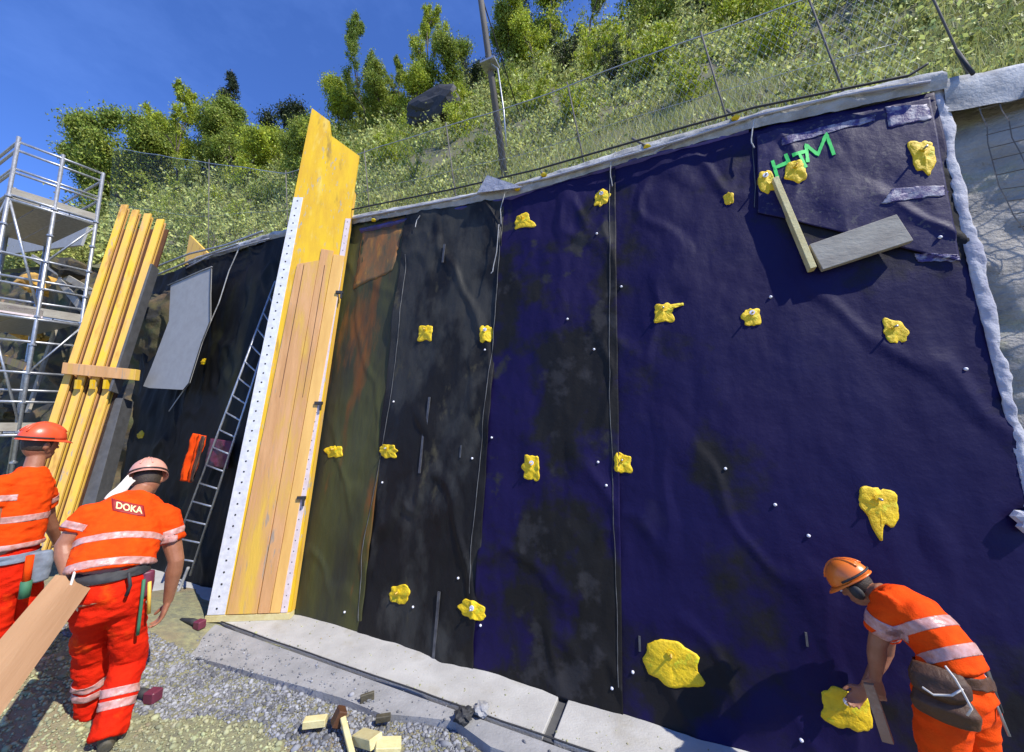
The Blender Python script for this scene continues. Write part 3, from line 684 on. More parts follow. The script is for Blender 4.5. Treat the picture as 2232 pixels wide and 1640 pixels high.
TR += [('b1', 0, 205, 2.6, 280, 'green tree behind the right scaffold post, left end of the skyline', 'tree'), ('s1', 0, 430, 3.4, 250, 'narrow green tree in the middle of the left skyline', 'tree'), ('b2', 1, 285, 2.8, 265, 'yellow green tree above the left girder tops', 'tree'),
       ('b1', 0, 510, 3.8, 250, 'round green tree just right of the thin conifer', 'tree'), ('b3', 0, 660, 3.2, 262, 'green tree half hidden by the point of the tall panel', 'tree'), ('s2', 0, 360, 2.4, 290, 'low slender tree over the right girder tops', 'tree'),
       ('b2', 0, 760, 3.2, 205, 'dense green tree close to the right of the panel point', 'tree'), ('b1', 0, 820, 3.6, 165, 'full green tree under the airy tree', 'tree'), ('s1', 0, 880, 3.8, 130, 'pointed green tree left of the tallest bright tree', 'tree'),
       ('b3', 1, 905, 3.4, 150, 'spreading yellow green tree at the foot of the tallest bright tree', 'tree'), ('b1', 0, 955, 4.0, 115, 'green tree between the tallest bright tree and the pole', 'tree'), ('b2', 2, 1040, 4.5, 110, 'dark green tree directly behind the utility pole', 'tree'),
       ('b3', 0, 1110, 5.0, 40, 'green tree just right of the pole near the top edge', 'tree'), ('b1', 1, 1165, 5.0, 10, 'light green tree right of the pole reaching the top edge', 'tree')]
HTR = {}
HT = {'broad': 3.3, 'spire': 4.3, 'conifer': 4.0, 'sapling': 3.0}
for i, (k, lf, px, v, top, lb, ct) in enumerate(TR):
    p = hill_at(px, v + (1.2 if px < 650 else 0)) if px < 700 else hill_at(px, min(max(v * 2.2, 8), 13)); kind = kinds[k][0]
    q = p - CAM; # height so that its top shows at row top
    if kind not in HTR: HTR[kind] = 1
    lo, hi = .3, 14
    for _ in range(30):
        mid = (lo + hi) / 2
        if proj(p + Z * mid)[1] > top: lo = mid
        else: hi = mid
    sc = lo / float(np.percentile(kinds[k][1][1][0][:, 2], 99.3)); plant(k, lf, p, sc, i * 1.3, lb, ct, GT, squash=min(1.0, .55 + .45 / max(sc, .3)) if kind == 'broad' else .9)
GB = 'bushes and saplings on the slope'
BU = [('p1', 3, 300, 1.4, .5, 'thin stemmed sapling over the top of the yellow beams'), ('p2', 0, 400, 1.0, .45, 'sapling right of the yellow beam tops'), ('p1', 1, 350, 1.6, .6, 'leafy sapling behind the yellow beam tops'),
      ('b2', 1, 470, 1.7, .28, 'small bush beside the left fence post'), ('b1', 0, 570, 1.6, .33, 'green bush left of the tall panel above the crest'), ('p2', 1, 700, 1.8, .6, 'light sapling behind the top of the tall panel'),
      ('b3', 1, 860, 1.9, .38, 'yellow green bush behind the fence right of the tall panel'), ('b1', 1, 1000, 2.2, .4, 'round bush behind the fence at the foot of the pole'), ('p1', 3, 900, 1.5, .5, 'upright sapling beside the black crevice'),
      ('b2', 1, 1160, 2.4, .42, 'bush on the slope just right of the pole'), ('b3', 1, 1300, 3.4, .55, 'broad yellow green bush high between two trunks'), ('b1', 1, 1430, 2.2, .42, 'bush behind the fence left of its middle post'),
      ('b2', 1, 1600, 3.2, .55, 'big leafy bush under the grey trunk'), ('b3', 1, 1850, 3.0, .55, 'leafy bush on the slope right of the grey trunk'), ('b1', 1, 2050, 2.2, .5, 'bright bush above the corner of the membrane'),
      ('b2', 1, 1760, 5.0, .8, 'tall bush at the top edge behind the right fence end'), ('b3', 0, 1420, 5.2, .8, 'darker bush high on the slope'), ('b1', 1, 1960, 5.0, .8, 'large yellow green bush near the top right'),
      ('b2', 1, 2200, 1.8, .5, 'bright bush at the right edge of the picture above the blanket'), ('b1', 1, 1250, 1.5, .3, 'low bush behind the fence above the middle seam'), ('b3', 1, 1700, 1.6, .33, 'low bush above the green writing')]
BU += [('b1', 2, 1350, 2.6, .35, 'dark bush on the slope left of the middle fence post'), ('b2', 0, 1100, 3.4, .45, 'green bush on the slope beside the pole'), ('b3', 2, 1560, 4.6, .5, 'dark bush high up behind the middle fence post'),
       ('b1', 0, 1800, 3.9, .5, 'mid green bush between the right trunks'), ('b2', 2, 1240, 4.4, .5, 'dark bush high on the slope left of the slim pale trunk'), ('b3', 0, 760, 2.4, .42, 'green bush low behind the fence right of the panel'),
       ('b1', 0, 1050, 1.2, .25, 'small bush at the crest left of the pole foot'), ('b2', 1, 1500, 1.2, .26, 'small bush at the crest below the middle fence post'), ('b3', 1, 930, 3.4, .45, 'yellow green bush behind the dark hollow'),
       ('b2', 0, 420, 2.6, .4, 'green bush behind the fence on the left'), ('b1', 1, 520, 1.1, .25, 'low bush over the cut twigs'), ('b3', 0, 2100, 4.0, .5, 'mid green bush in the upper right'), ('b1', 0, 1650, 5.2, .6, 'mid green bush at the top edge near the grey trunk'),
       ('b2', 2, 1900, 2.8, .36, 'dark bush on the slope above the flap'), ('b3', 1, 640, 2.6, .42, 'bright bush left of the panel point')]
for i, (k, lf, px, v, sc, lb) in enumerate(BU):
    isb = k[0] == 'b'; plant('u' + k[1] if isb else k, lf, hill_at(px, v * (1.9 if isb else 1.1)) - Z * (.1 if isb else 0), sc * (1.7 if isb else 1), i * 2.1, lb, 'bush', GB)
# dark hollow among the bushes left of the pole, its shade made as a black lump
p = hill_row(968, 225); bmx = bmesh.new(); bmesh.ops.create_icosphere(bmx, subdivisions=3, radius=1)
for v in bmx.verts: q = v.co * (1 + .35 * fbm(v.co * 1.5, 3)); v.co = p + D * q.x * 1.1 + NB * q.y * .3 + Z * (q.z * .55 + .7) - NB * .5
tag(obj('hollow_shade_lump', [v.co[:] for v in bmx.verts], [[v.index for v in f.verts] for f in bmx.faces], m_dark), 'black lump standing for a dark hollow among the bushes left of the utility pole', 'outcrop'); bmx.free()

# ------------------------------------------------------------------ utility pole
pb = hill_at(1090, 1.3); tp_n = NB.copy()
def onplane(px, py, v): return Ppl(px, py, W(0, uc(0), 0) + NB * v, NB)
a = onplane(1093, 330, 1.25); b = onplane(1040, -60, 1.25); ax = (b - a).normalized()
pole = thing('utility_pole', 'grey leaning wooden utility pole rising out of frame above the fence', 'pole', tuple(a - ax * .5))
m = MB(); m.tube([a - ax * .6, b + ax * 3], [.056, .045], 14); m.build('shaft', m_pole, pole, True)
m = MB(); m.tube([onplane(1071, 140, 1.1), onplane(1085, 150, 1.1), onplane(1098, 240, 1.1), onplane(1104, 320, 1.1)], .012, 6); m.build('down_cable', m_steel, pole, True)
m = MB(); m.box(onplane(1068, 142, 1.15), D * .13, U * .02, NB * .11); m.build('clamp_band', m_steel, pole)
m = MB(); w0 = onplane(1046, -20, 1.2); pts = [w0 + (onplane(975, 55, 1.2) + NB * 6 - w0) * k * 2 - Z * .6 * k * (1 - k) for k in np.linspace(0, 4, 30)]
m.tube(pts, .012, 5); tag(m.build('overhead_wire', m_dark, None, True), 'thin black wire running left from the utility pole into the sky', 'wire')

# ------------------------------------------------------------------ mesh fence
fence = thing('mesh_fence', 'wire mesh fence on posts along the crest above the membrane', 'fence', tuple(W(2, uc(2)) + NB * .6))
FV = .62
topx = [(455, 335), (640, 385), (780, 335), (940, 278), (1100, 238), (1240, 188), (1530, 75), (1760, 0), (2000, -85)]
topx = [(250, 300), (455, 338), (640, 368), (780, 333), (975, 272), (1100, 238), (1240, 190), (1530, 78), (1760, 2), (2000, -85)]
tops = [onplane(x, y, FV) for x, y in topx]
def fbase(p): # point on the hill under p following the lean of the wall
    s_ = (p - A0).dot(D); q = hill(s_ + .0, FV, True); return q
sT_ = [(p - A0).dot(D) for p in tops]; zT = [p.z for p in tops]
def ftop(s_): 
    q = A0 + D * s_; b = hill(s_, FV, False); z = float(np.interp(s_, sT_, zT)); return Vector((b.x, b.y, z))
LN = -.16
def fp(s_, f):
    b = hill(s_, FV, False) - Z * .05; t = ftop(s_) ; t = b + (t - b); return b.lerp(t, f) + D * LN * f * (t.z - b.z)
for (px, py) in [(455, 335), (620, 380), (795, 330), (975, 275), (1240, 188), (1530, 76), (1762, 0), (1990, -80)]:
    s_ = (onplane(px, py, FV) - A0).dot(D) + .0; k = s_ + .16 * max(0, (ftop(s_).z - hill(s_, FV, False).z))
    m = MB(); m.tube([fp(k, -.1), fp(k, 1.03)], .009, 8); m.build('post', m_pole, fence, True)
for f, r_ in [(1.0, .007), (.5, .003), (.04, .004)]:
    m = MB(); m.tube([fp(s_, f) - Z * .02 * abs(math.sin(s_ * 1.7)) for s_ in np.arange(sT_[0], sT_[-1], .2)], r_, 5); m.build('tension_wire', m_steel, fence, True)
m = MB(); V = []; F = []
st = .075; s_a = sT_[0]
ncol = int((sT_[-1] - s_a) / st)
def fence_pt(s_, f, n_): return fp(s_, f) + NB * (.02 * fbm((s_, f * 2, 1), 2, 1.0))
rows = 22; Vn = []; Fn = []
for sgn in (1, -1):
    for i in range(-rows, ncol + rows):
        prev = None
        for j in range(rows + 1):
            s_ = s_a + (i + sgn * j * .5) * st
            if s_ < s_a or s_ > sT_[-1]: prev = None; continue
            p = fence_pt(s_, j / rows, 0); k = len(Vn); Vn += [tuple(p - D * .0009), tuple(p + D * .0009)]
            if prev is not None: Fn.append((prev, prev + 1, k + 1, k))
            prev = k
o = obj('wire_mesh', np.array(Vn), np.array(Fn), m_steel, fence, False, 'stuff')
# short pins along the crest
GP = 'rebar pins driven along the crest'
for (x0, y0, x1, y1, lb) in [(1378, 302, 1412, 338, 'rebar pin with a yellow collar on the crest near the middle seam'), (1585, 240, 1600, 278, 'rebar pin on the crest left of the flap corner'), (808, 462, 826, 490, 'rebar pin on the crest just right of the tall panel'),
                            (1112, 402, 1135, 425, 'rebar pin on the crest near the second seam'), (2086, 112, 2100, 190, 'tall dark pin at the right corner by the blanket'), (1180, 375, 1192, 396, 'short pin right of the folded white corner')]:
    a = W(*su(x1, y1), .10); q = Ppl(x0, y0, a + NB * .12, NB); m = MB(); m.tube([a, q], .012, 7); o = thing('rebar_pin', lb, 'pin', tuple(a), GP); m.build('rod', m_dark if x0 > 1900 else m_pole, o, True)
    if x0 < 1900 : m = MB(); m.ball(a, D * .035, U * .02, NO * .03, 8, 5); m.build('collar', m_foam, o)

# ------------------------------------------------------------------ yellow foam patches with anchors
GF = 'yellow foam patches around the wall anchors'
FO = [(1313, 437, 32, 36, 'foam patch below the crest at the middle seam'), (1142, 487, 38, 32, 'foam patch below the crest right of the second seam'), (1447, 685, 46, 40, 'foam patch with a long arm to the right, centre of the blue wall'),
      (1638, 695, 38, 42, 'foam patch with a white washer under the wooden angle'), (1948, 725, 52, 56, 'foam patch right of the wooden angle on the blue wall'), (935, 730, 32, 36, 'small foam patch on the charcoal sheet, upper row left'),
      (1061, 730, 28, 38, 'small foam patch on the second seam, upper row'), (733, 985, 34, 30, 'small foam patch just right of the tall panel'), (850, 983, 38, 30, 'lime tinted foam patch on the first seam'),
      (1163, 1022, 38, 62, 'tall narrow foam patch in the middle of the wall'), (1358, 1010, 42, 42, 'square foam patch right of the middle seam'), (870, 1297, 44, 42, 'square foam patch low on the charcoal sheet'),
      (1037, 1328, 56, 42, 'wide foam patch low beside the second seam'), (1464, 1440, 122, 104, 'largest foam patch, low on the wall right of the middle seam'), (1913, 1105, 96, 98, 'big ragged foam patch above the bending worker'),
      (1842, 1538, 104, 92, 'big foam patch the bending worker is working on'), (2005, 352, 58, 66, 'forked foam patch near the top right corner'), (1730, 385, 50, 46, 'foam patch under the green writing'),
      (1666, 405, 38, 50, 'foam patch at the top of the upright timber'), (1588, 440, 22, 24, 'tiny foam patch left of the flap edge'), (1010, 442, 30, 20, 'small foam patch on the crest fold'), (1418, 334, 38, 16, 'flat foam patch on the crest'),
      (450, 790, 12, 14, 'tiny foam spot below the grey felt sheet'), (258, 950, 14, 18, 'tiny foam spot on the dark sheet beside the beams'), (312, 950, 14, 14, 'tiny foam spot between the beams and the ladder')]
for i, (px, py, w, h, lb) in enumerate(FO):
    s_, u_ = su(px, py); s2 = su(px + w / 2, py)[0] - su(px - w / 2, py)[0]; u2 = su(px, py - h / 2)[1] - su(px, py + h / 2)[1]
    off = surf(s_, u_) + .01
    rn = random.Random(i * 17 + 3); n = 44; ring = []
    lobes = [(rn.uniform(0, 6.28), rn.uniform(.2, .75), rn.uniform(.14, .30)) for _ in range(3)]
    for k in range(n):
        th = 2 * math.pi * k / n; r_ = .84 + .20 * fbm((math.cos(th) * 1.6, math.sin(th) * 1.6, i * 3.3), 4, 1.4) + rn.uniform(-.08, .08)
        r_ *= 1 / max(abs(math.cos(th)), abs(math.sin(th))) ** .55
        for (a, am, wd) in lobes: r_ += am * math.exp(-((((th - a + 3.14) % 6.28) - 3.14) / wd) ** 2) * .6
        r_ = max(r_, .55); ring.append((math.cos(th) * r_ * s2 * .54, math.sin(th) * r_ * u2 * .54))
    rad_ = [math.hypot(*q) for q in ring]
    for _ in range(1): rad_ = [(rad_[k - 1] + 2 * rad_[k] + rad_[(k + 1) % n]) / 4 for k in range(n)]
    ring = [(q[0] * r2_ / max(1e-6, math.hypot(*q)), q[1] * r2_ / max(1e-6, math.hypot(*q))) for q, r2_ in zip(ring, rad_)]
    if px == 1447:
        for k in range(n):
            if k in (4, 5): ring[k] = (s2 * .95, u2 * (.42 if k == 5 else .26))
    if px == 1913: ring = [(x * (1 - .45 * max(0, -y / u2 * 2)), y) for x, y in ring]
    V = []; F = []; nr = 5; mx_ = max(s2, u2)
    for j in range(nr):
        f = [1.0, .985, .88, .55, .25][j]; hh = [0, .55, .8, .9, .95][j] * (.009 + .007 * mx_)
        for k in range(n): so_ = surf(s_ + ring[k][0] * f, u_ + ring[k][1] * f) - .006; V.append(W(s_ + ring[k][0] * f, u_ + ring[k][1] * f, so_ + hh + (.0 if j == 0 else .006 + .012 * fbm((ring[k][0] * f * 20, ring[k][1] * f * 20, i), 3))))
    V.append(W(s_, u_, off + .006 + .008 * mx_))
    for j in range(nr - 1):
        for k in range(n): k2 = (k + 1) % n; F.append((j * n + k, j * n + k2, (j + 1) * n + k2, (j + 1) * n + k))
    for k in range(n): F.append(((nr - 1) * n + k, (nr - 1) * n + (k + 1) % n, nr * n))
    if w < 26: o = MB().add(V, F).build('foam_patch', m_foam, None, True); tag(o, lb, 'foam patch', GF); continue
    root = thing('foam_patch', lb, 'foam patch', tuple(W(s_, u_)), GF); MB().add(V, F).build('foam', m_foam, root, True)
    e = W(s_, u_ + u2 * .2, off + .008 * mx_); m = MB(); m.tube([e, e + NO * .045 - U * .01], .006 + .004 * mx_, 8); m.build('anchor_rod', m_wood if i % 2 else m_steel, root, True)
    m = MB(); c = W(s_, u_ + u2 * .2, off + .008 * mx_ + .006); m.tube([c, c + NO * .008], .016 + .02 * mx_, 12); m.build('washer', m_foam if i % 3 else m_pin, root)
GN = 'small pale pin heads in the membrane'
pm = MB(); pm.tube([Vector((0, 0, 0)), Vector((0, 0, .012)), Vector((0, 0, .018))], [.011, .011, .004], 8); p0 = None
for i, (px, py) in enumerate([(1355, 628), (1297, 765), (1678, 651), (2102, 806), (1688, 1100), (1760, 1167), (2043, 523), (1380, 1462), (1336, 1494), (1744, 1608), (1303, 516), (1075, 955), (1035, 1000), (866, 878), (838, 1052), (1004, 1258), (903, 1322), (755, 1333), (852, 790), (1052, 1360), (1060, 765), (1324, 1058), (1240, 700), (1580, 1022), (1306, 1008)]):
    if p0 is None: p0 = pm.build('pin_head', m_pin, None, True); o = p0
    else: o = p0.copy(); COL.objects.link(o)
    o.location = W(*su(px, py), surf(*su(px, py)) - .003); o.rotation_euler = NO.to_track_quat('Z', 'Y').to_euler(); tag(o, 'tiny pale pin head in the dark membrane', 'pin', GN)
# ------------------------------------------------------------------ green sprayed letters
flap_t = WT
def stroke(pts, name, w, parent, off=.088):
    m = MB(); V = []; F = []; P_ = []
    for i in range(len(pts) - 1):
        for k in range(10): f = k / 10; P_.append((pts[i][0] + (pts[i + 1][0] - pts[i][0]) * f, pts[i][1] + (pts[i + 1][1] - pts[i][1]) * f))
    P_.append(pts[-1])
    for i, (x, y) in enumerate(P_):
        a = P_[max(0, i - 1)]; b = P_[min(len(P_) - 1, i + 1)]; d = Vector((b[0] - a[0], b[1] - a[1])).normalized(); nx, ny = -d.y, d.x
        ww = w * (1 + .35 * fbm((i * .4, x, 0), 2))
        q = wrap(flap_t, [W(*su(x + nx * ww, y + ny * ww), .3), W(*su(x, y), .3), W(*su(x - nx * ww, y - ny * ww), .3)], -NO, off - .083)
        V += q + [v - NO * .006 for v in q]
    for i in range(len(P_) - 1):
        a = i * 6; F += [(a, a + 1, a + 7, a + 6), (a + 1, a + 2, a + 8, a + 7), (a + 2, a + 5, a + 11, a + 8), (a + 3, a, a + 6, a + 9)]
    m.add(V, F); return m.build(name, m_green, parent)
root = thing('spray_lettering', 'green spray painted letters on the blue flap near the top right', 'lettering', tuple(W(*su(1750, 350))))
stroke([(1680, 362), (1692, 400)], 'letter', 3.6, root); stroke([(1684, 378), (1712, 366)], 'letter', 3.6, root, .089); stroke([(1708, 348), (1722, 384)], 'letter', 3.6, root, .0895)
stroke([(1722, 352), (1752, 342)], 'letter', 3.6, root, .0885); stroke([(1735, 345), (1752, 378)], 'letter', 3.6, root, .0893)
stroke([(1756, 366), (1752, 328), (1778, 348), (1796, 304), (1812, 350)], 'letter', 3.6, root, .0882)

# ------------------------------------------------------------------ timber angle on the wall
root = thing('timber_angle', 'timber angle of an upright plank and a grey board fixed on the blue membrane', 'timber frame', tuple(W(*su(1770, 590))))
a = W(*su(1684, 405), .07); b = W(*su(1764, 598), .07); d = (b - a); m = MB(); m.box((a + b) / 2, d / 2, d.normalized().cross(NO) * .020, NO * .035); m.build('upright_plank', m_chip, root, bevel=.002)
a = W(*su(1770, 574), .075); b = W(*su(1957, 512), .075); d = (b - a); s1 = (W(*su(1775, 604), .0) - W(*su(1766, 546), .0)).length / 2; m = MB(); m.box((a + b) / 2, d / 2, d.normalized().cross(NO) * s1, NO * .022); m.build('grey_board', m_greyw, root, bevel=.003)

# ------------------------------------------------------------------ tall yellow panel
q0 = Pz(450, 1341, .065); q1 = Pz(635, 1335, .065); pr = (q1 - q0).normalized(); pn_h = Vector((-pr.y, pr.x, 0)); PA = R(6.6)
pu = (pn_h * math.sin(PA) + Z * math.cos(PA)).normalized(); pno = pr.cross(pu); pno = pno if pno.dot(CAM - q0) > 0 else -pno
def pxy(px, py, o=0):
    p = Ppl(px, py, q0 + pno * o, pno) - q0; return p.dot(pr), p.dot(pu)
def PP(x, y, o=0): return q0 + pr * x + pu * y + pno * o
panel = thing('formwork_panel', 'very tall yellow formwork panel leaning on the membrane wall, pale boards on its front', 'formwork panel', tuple(q0))
def prism(pts, o0, o1, name, mat, parent=panel, fr=PP, bevel=0):
    n = len(pts); V = [fr(x, y, o1) for x, y in pts] + [fr(x, y, o0) for x, y in pts]
    F = [tuple(range(n)), tuple(range(2 * n - 1, n - 1, -1))] + [(i, i + n, (i + 1) % n + n, (i + 1) % n) for i in range(n)]
    m = MB().add(V, F); return m.build(name, mat, parent, bevel=bevel)
outl = [pxy(*p) for p in [(452, 1340), (634, 1334), (783, 340), (722, 296), (718, 264), (680, 236)]]
prism([(0.02, -.0)] + outl[1:], -.02, 0, 'face_sheet', m_yel)
m = MB(); m.box(q0 + pr * (outl[1][0] / 2) - Z * .033 - pn_h * -.03, pr * outl[1][0] * .5, pn_h * .05, Z * .03); m.build('packing_timber', m_chip, panel)
# girder stack behind: shade of the left side painted in dark grey
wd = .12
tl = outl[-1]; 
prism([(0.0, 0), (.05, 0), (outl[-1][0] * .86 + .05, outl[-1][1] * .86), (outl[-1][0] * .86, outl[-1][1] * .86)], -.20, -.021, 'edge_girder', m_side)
x1b, x1t = outl[1][0], outl[2][0]; yt = outl[2][1]
prism([(x1b - .06, 0), (x1b, 0), (x1t * .9 + x1b * .1, yt * .9), (x1t * .9 + x1b * .1 - .06, yt * .9)], -.09, -.021, 'edge_girder', m_beam)
for k in (.33, .62):
    prism([(x1b * k, 0.1), (x1b * k + .08, .1), (x1b * k + .08 + .0, yt * .85), (x1b * k, yt * .85)], -.09, -.021, 'girder', m_beam)
# boards of the lower part, with joints
def edge(x, y): return pxy(x, y)
bt = [pxy(*p) for p in [(655, 545), (686, 546), (700, 548), (724, 552), (745, 556)]]
bb = [pxy(*p) for p in [(500, 1334), (500, 1334), (563, 1334), (566, 1334), (612, 1334)]]
L0, L1, L2, L3 = pxy(652, 560), pxy(700, 552), pxy(728, 556), pxy(752, 560)
b0, b1, b2, b3 = pxy(497, 1333), pxy(563, 1333), pxy(590, 1333), pxy(612, 1333)
m_wood2 = material('amber timber', (.78, .47, .13), (.68, .38, .10), 9, .6, .12, 40, stretch=(1, 1, .12))
g = .006
prism([(b0[0], .005), (b1[0] - g, .005), (L1[0] - g, L1[1] - .12), (L0[0], L0[1] - .12)], .001, .022, 'board', m_wood, bevel=.002)
prism([(b1[0] + g, .005), (b2[0] - g * .5, .005), (L2[0] - g * .5, L2[1] + .05), (L1[0] + g, L1[1] + .05)], .001, .022, 'board', m_wood, bevel=.002)
prism([(b2[0] + g * .5, .005), (b3[0], .005), (L3[0], L3[1]), (L2[0] + g * .5, L2[1])], .001, .020, 'board', m_wood2, bevel=.002)
ym = L0[1] * .6
for (xa, xb) in [(b0[0] + .35 * (b1[0] - b0[0]), L0[0] + .35 * (L1[0] - L0[0])), (b1[0] + .5 * (b2[0] - b1[0]), L1[0] + .5 * (L2[0] - L1[0]))]:
    prism([(xb - .012, L0[1] * .97), (xa * .4 + xb * .6, L0[1] * .55), (xa * .4 + xb * .6 + .006, L0[1] * .55), (xb - .004, L0[1] * .97)], .0225, .0235, 'shrinkage_crack', m_beamw)
def strip(bl, br, tr, tl_, name, mat, n, rad, x=.5):
    root2 = prism([bl, br, tr, tl_], .001, .014, name, mat, bevel=.001); hm = None
    for i in range(n):
        f = (i + .5) / n; c = [(bl[j] * (1 - x) + br[j] * x) * (1 - f) + (tl_[j] * (1 - x) + tr[j] * x) * f for j in (0, 1)]
        if hm is None:
            m = MB(); P0 = PP(*c, .0142); m.tube([P0, P0 + pno * .0016], rad, 8); hm = m.build('fixing_hole', m_dark, root2); base_c = P0
        else:
            o = hm.copy(); COL.objects.link(o); o.parent = root2; o.location = PP(*c, .0142) - base_c
sl = [pxy(456, 1336), pxy(497, 1334), pxy(652, 432), pxy(644, 432)]
sl = [pxy(458, 1335), pxy(492, 1334), pxy(661, 432), pxy(641, 432)]
strip((.012, .003), (sl[1][0], .003), sl[2], sl[3], 'perforated_strip', m_whites, 44, .011)
sr = [pxy(613, 1333), pxy(627, 1333), pxy(765, 478), pxy(754, 478)]
strip((sr[0][0], .003), (sr[1][0], .003), sr[2], sr[3], 'perforated_strip', m_pinks, 44, .006)
for (x, y) in [(660, 1085), (697, 880), (742, 640)]:
    c = pxy(x, y); m = MB(); m.box(PP(*c, .03), pr * .045, pu * .018, pno * .015); m.box(PP(c[0] + .03, c[1] - .04, .04), pr * .01, pu * .05, pno * .01); m.build('clamp', m_dark, panel)

# ------------------------------------------------------------------ ladder, rope, hanging things
lb0 = W(*su(432, 1302), .28); lt0 = W(*su(585, 520), .10)
GLp = W(*su(440, 1300), .30)
ladder = thing('ladder', 'thin metal ladder leaning on the dark membrane left of the tall panel', 'ladder', tuple(Pz(430, 1312, 0)))
la = Pz(418, 1308, 0.0); lb_ = Pz(448, 1300, 0.0)
def lad(px, py): # plane of the ladder
    base_ = Pz(432, 1305, 0); nrm = (NO * math.cos(.03) + Z * 0).normalized(); return Ppl(px, py, base_, nrm)
rail1 = [lad(x, y) for x, y in [(372, 1250), (392, 1130), (470, 940), (545, 765), (600, 640)]]
rail1 = [lad(*p) for p in [(356, 1255), (600, 640)]]; rail2 = [lad(*p) for p in [(415, 1260), (602, 735)]]
a0, a1 = lad(385, 1185), lad(560, 720); dA = (a1 - a0); c0, c1 = lad(434, 1195), lad(580, 745); dC = c1 - c0
for (p, d) in [(a0, dA), (c0, dC)]:
    m = MB(); m.tube([p - d * .12, p + d * 1.25], .014, 8); m.build('rail', m_steel, ladder, True)
for i in range(17):
    f = -.06 + i * .082; m = MB(); m.tube([a0 + dA * f, c0 + dC * f], .011, 7); m.build('rung', m_steel, ladder, True)
tag(cord('rope', [(545, 548), (522, 600), (500, 670), (470, 740), (450, 790), (430, 850), (395, 900)], .008, m_fleece, .16, None), 'pale rope hanging down the dark sheet left of the ladder', 'rope')
tag(cord('hose', [(470, 1225), (452, 1270), (440, 1292), (436, 1305)], .016, m_fleece, .3, None), 'short pale hose end hanging at the foot of the ladder', 'hose')
# orange vest hanging beside the ladder
def cloth(name, pxs, off, th, mat, amp=.02, parent=None, na=16, nb=24):
    (a, b, c, d) = pxs   # bl, br, tr, tl
    def fn(u, v):
        x = (a[0] * (1 - u) + b[0] * u) * (1 - v) + (d[0] * (1 - u) + c[0] * u) * v; y = (a[1] * (1 - u) + b[1] * u) * (1 - v) + (d[1] * (1 - u) + c[1] * u) * v
        return W(*su(x, y, off), off + amp * math.sin(u * 9 + v * 2) + amp * fbm((u * 3, v * 3, off), 3, 2))
    o = grid(fn, na, nb, name, mat, parent); o.modifiers.new('t', 'SOLIDIFY').thickness = th; return o
vest = thing('hanging_vest', 'orange safety vest with a brown edge hanging left of the ladder', 'vest', tuple(W(*su(420, 1050), .3)))
cloth('cloth', [(392, 1048), (418, 1052), (444, 950), (422, 945)], .34, .02, m_or, .02, vest)
cloth('trim', [(414, 1050), (420, 1052), (446, 952), (441, 950)], .37, .005, m_leath, .015, vest, 4, 20)
tag(cloth('maroon_tarp', [(446, 1016), (496, 1022), (503, 962), (460, 956)], .12, .01, m_maroon, .008), 'maroon tarp piece on the dark wall behind the ladder', 'tarp')
# grey felt sheet hanging left
fs = thing('grey_felt_sheet', 'large plain grey felt sheet hanging from the crest between the beams and the ladder', 'felt sheet', tuple(W(*su(390, 850), .2)))
poly = [(325, 846), (400, 850), (412, 835), (440, 745), (458, 700), (458, 640), (460, 585), (440, 592), (372, 622), (368, 700), (330, 800), (312, 842)]
V = [W(*su(*p, .3), .30) for p in poly] + [W(*su(*p, .3), .285) for p in poly]; n = len(poly)
MB().add(V, [tuple(range(n)), tuple(range(2 * n - 1, n - 1, -1))] + [(i, i + n, (i + 1) % n + n, (i + 1) % n) for i in range(n)]).build('sheet', m_grey, fs)
cordp = [W(*su(*p, .31), .31) for p in [(460, 585), (458, 640), (458, 700), (440, 745), (412, 835), (400, 850)]]
m = MB(); m.tube(cordp, .007, 6); m.build('hem', m_dark, fs, True)
cordp = [W(*su(*p, .31), .31) for p in [(366, 622), (440, 590), (462, 582)]]
m = MB(); m.tube(cordp, .010, 6); m.build('hem', m_fleece, fs, True)
for pxs, lb in [([(348, 600), (440, 566), (520, 548), (600, 520)], 'upper pale pipe along the left crest'), ([(366, 612), (450, 578), (545, 546)], 'lower pale pipe along the left crest')]:
    tag(cord('crest_pipe', pxs, .016, m_steel, .2), lb, 'pipe', 'pipes along the left crest')
# cut branches and wires on the crest left of the panel
m = MB()
for i in range(60):
    x = random.uniform(430, 620); a = W(*su(x, 530 - (x - 430) * .1 + random.uniform(-25, 10)), -.05) + NB * .2; d = Vector((random.gauss(0, .12), random.gauss(0, .08), random.uniform(.02, .25)))
    m.tube([a, a + d * .5 + Vector((0, 0, .02)), a + d], [.006, .004, .002], 4, False)
o = m.build('cut_twigs', m_pole, None, kind='stuff'); o['label'] = 'heap of pale cut twigs on the crest left of the tall panel'

